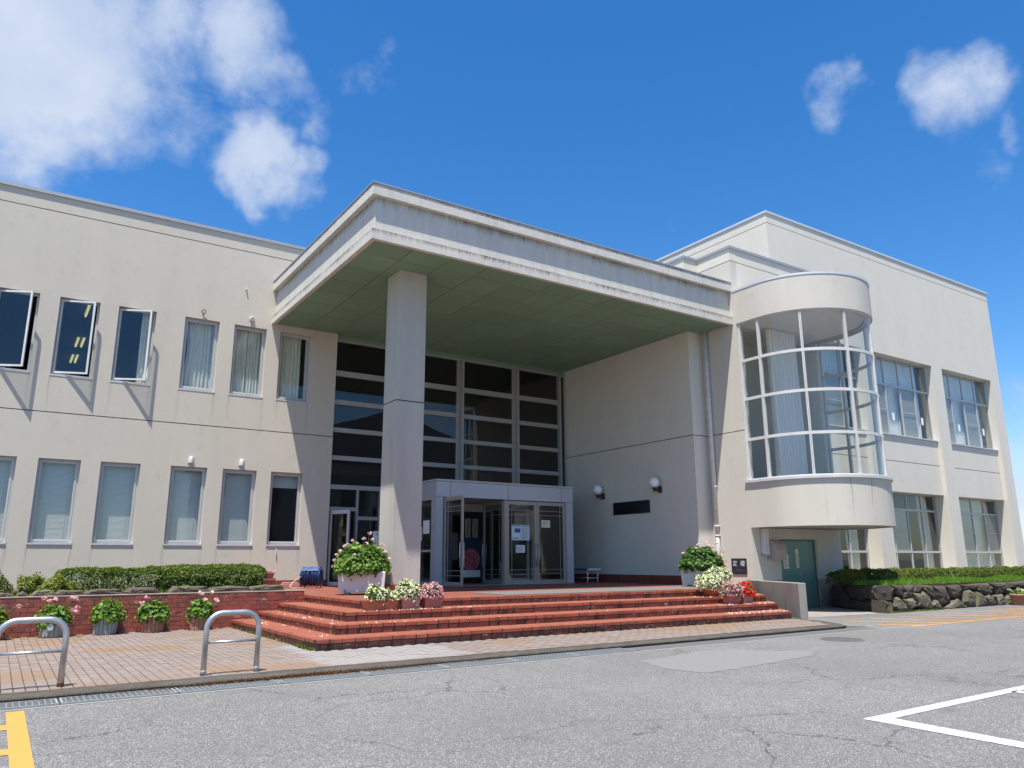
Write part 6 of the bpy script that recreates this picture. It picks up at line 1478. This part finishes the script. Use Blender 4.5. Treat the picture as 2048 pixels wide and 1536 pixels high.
# ceiling tubes seen through the open casement
for k_, (x, y, lb) in enumerate(((1.28, 22.75, 'single lit ceiling tube nearest the second open window'), (1.31, 26.36, 'left tube of the middle lit pair behind the second open window'), (1.46, 26.30, 'right tube of the middle lit pair behind the second open window'), (1.335, 28.7, 'left tube of the lower lit pair behind the second open window'), (1.465, 28.65, 'right tube of the lower lit pair behind the second open window'))):
    t = thing('ceiling_tube', (x, y, 7.88), lb, 'lamp', 'lit ceiling tubes in the upper office'); m = MB(); m.tube([(x, y - .55, 7.90), (x, y + .55, 7.90)], .028, 8); m.build('tube', 'tube_light', t); m = MB(); m.box(x - .05, x + .05, y - .6, y + .6, 7.93, 7.95); m.build('fitting', 'frame_white', t)

# ------------------------------------------------------------------ curtains and blinds
def curtain(name, x0, x1, z0, z1, y, mat, label, waves, amp=.035, seed=0, gather=0.0, cat='curtain', side=1, axis='x', group=None):
    r_ = random.Random(seed); m = MB(); nx = max(24, waves * 8); nz = 10; rows = []
    for j in range(nz + 1):
        v = j / nz; z = z1 + (z0 - z1) * v; row = []
        g = gather * max(0, math.sin(math.pi * min(1, v * 1.15))) ** 2
        for i in range(nx + 1):
            u = i / nx; x = x0 + (x1 - x0) * (u * (1 - g) + (g if side > 0 else 0)); d = amp * math.sin(u * waves * 2 * math.pi + .6 * math.sin(u * 9 + seed)) * (.7 + .3 * v) + .012 * math.sin(v * 6 + u * 20)
            row.append((x, y + d, z) if axis == 'x' else (y + d, x, z))
        rows.append(row)
    for j in range(nz):
        for i in range(nx): m.quad(rows[j][i], rows[j][i + 1], rows[j + 1][i + 1], rows[j + 1][i], True)
    return tag(m.build(name, mat), label, cat, group)
yc = YWALL + .30
curtain('curtain', 3.42, 4.14, ZUS + .05, ZUH + .05, yc, 'curtain_cream', 'cream curtain swept to the right in the fourth upper window', 7, .03, 1, .07, side=1)
curtain('curtain', 4.55, 4.95, ZUS + .05, ZUH + .05, yc, 'curtain_cream', 'left cream curtain in the fifth upper window', 5, .03, 2)
curtain('curtain', 4.97, 5.36, ZUS + .05, ZUH + .05, yc, 'curtain_cream', 'right cream curtain in the fifth upper window', 5, .03, 3)
curtain('curtain', 5.76, 6.42, ZUS + .05, ZUH + .05, yc, 'curtain_cream', 'cream curtain in the upper window under the canopy', 7, .03, 4)
curtain('curtain', 2.36, 2.62, ZUS + .05, ZUH + .05, yc + .02, 'curtain_cream', 'narrow cream curtain at the right of the third open window', 4, .03, 5)
def blind(x0, x1, z0, z1, label, seed):
    t = thing('venetian_blind', ((x0 + x1) / 2, YWALL + .27, z0), label, 'blind', 'venetian blinds in the lower windows'); m = MB(); z = z0; y = YWALL + .27
    while z < z1:
        m.quad((x0, y - .012, z - .011), (x1, y - .012, z - .011), (x1, y + .006, z + .013), (x0, y + .006, z + .013)); z += .027
    m.build('slats', 'blind_slat', t, weld=False); m = MB(); m.box(x0, x1, y - .02, y + .02, z1, z1 + .03); m.build('head_rail', 'frame_white', t)
    m = MB()
    for k_ in (.18, .82): m.box(x0 + (x1 - x0) * k_ - .003, x0 + (x1 - x0) * k_ + .003, y - .016, y - .014, z0, z1)
    m.build('ladder_tape', 'frame_white', t)
BL = ['closed venetian blind in the lower window cut off by the left edge', 'closed venetian blind in the first full lower window', 'closed venetian blind in the second full lower window', 'closed venetian blind under the left of two wall vents', 'closed venetian blind under the right of two wall vents', 'venetian blind drawn up at the head of the lower window nearest the entrance']
for i, (a, b_) in enumerate(up):
    blind(a + .02, b_ - .02, ZLS + .05 if i < 5 else 3.18, ZLH + .02, BL[i], i)
for k_, (a, b_) in enumerate(bays):
    cw = (b_ - a) / 4; nm = ('the hidden hall window behind the bay', 'the upper hall window nearest the bay', 'the far upper hall window')[k_]
    curtain('curtain', a + .05, b_ - .35, 5.6, 8.45, 15.12, 'curtain_white', 'white curtain drawn across ' + nm, 22, .03, 10 + k_)
    nm = ('the lower hall window under the bay', 'the middle lower hall window', 'the far lower hall window')[k_]
    if k_ < 2: curtain('curtain', b_ - .75, b_ - .15, .65, 3.6, 15.40, 'curtain_cream', 'narrow cream curtain at the right of ' + nm, 6, .035, 20 + k_)
    else: curtain('curtain', a + .1, b_ - .15, .65, 3.6, 15.40, 'curtain_cream', 'cream curtain drawn across ' + nm, 24, .035, 20 + k_)
curtain('curtain', 17.15, 18.35, 3.05, 7.55, 13.05, 'curtain_white', 'tall white curtain hanging inside the round bay', 10, .10, 30)
curtain('curtain', 16.38, 16.75, 3.05, 7.55, 14.1, 'curtain_cream', 'cream curtain gathered at the left of the round bay', 4, .04, 31)

# ------------------------------------------------------------------ building across the forecourt, seen mirrored in the entrance glass
t = thing('gabled_building', (24.3, -18, G), 'dark hip-roofed building mirrored in the entrance glass', 'building')
m = MB(); m.box(12.3, 36.3, -25, -12.2, G, 8.2); m.build('wall', 'reflected_wall', t)
m = MB(); m.v += [(11.6, -25.6, 8.2), (37.0, -25.6, 8.2), (37.0, -11.6, 8.2), (11.6, -11.6, 8.2), (24.3, -13.2, 12.7), (24.3, -24.0, 12.7)]; m.f += [(3, 2, 1, 0), (3, 4, 2), (0, 1, 5), (2, 4, 5, 1), (0, 5, 4, 3)]; m.sm += [False] * 5; m.build('roof', 'reflected_roof', t)
for i in range(7):
    for z in (1.2, 4.9): m = MB(); x = 14 + i * 3.1; m.box(x, x + 1.7, -12.2, -12.13, z, z + 1.7); m.build('window', 'interior_dark', t)

for o in bpy.data.objects:
    if '_org' in o: del o['_org']
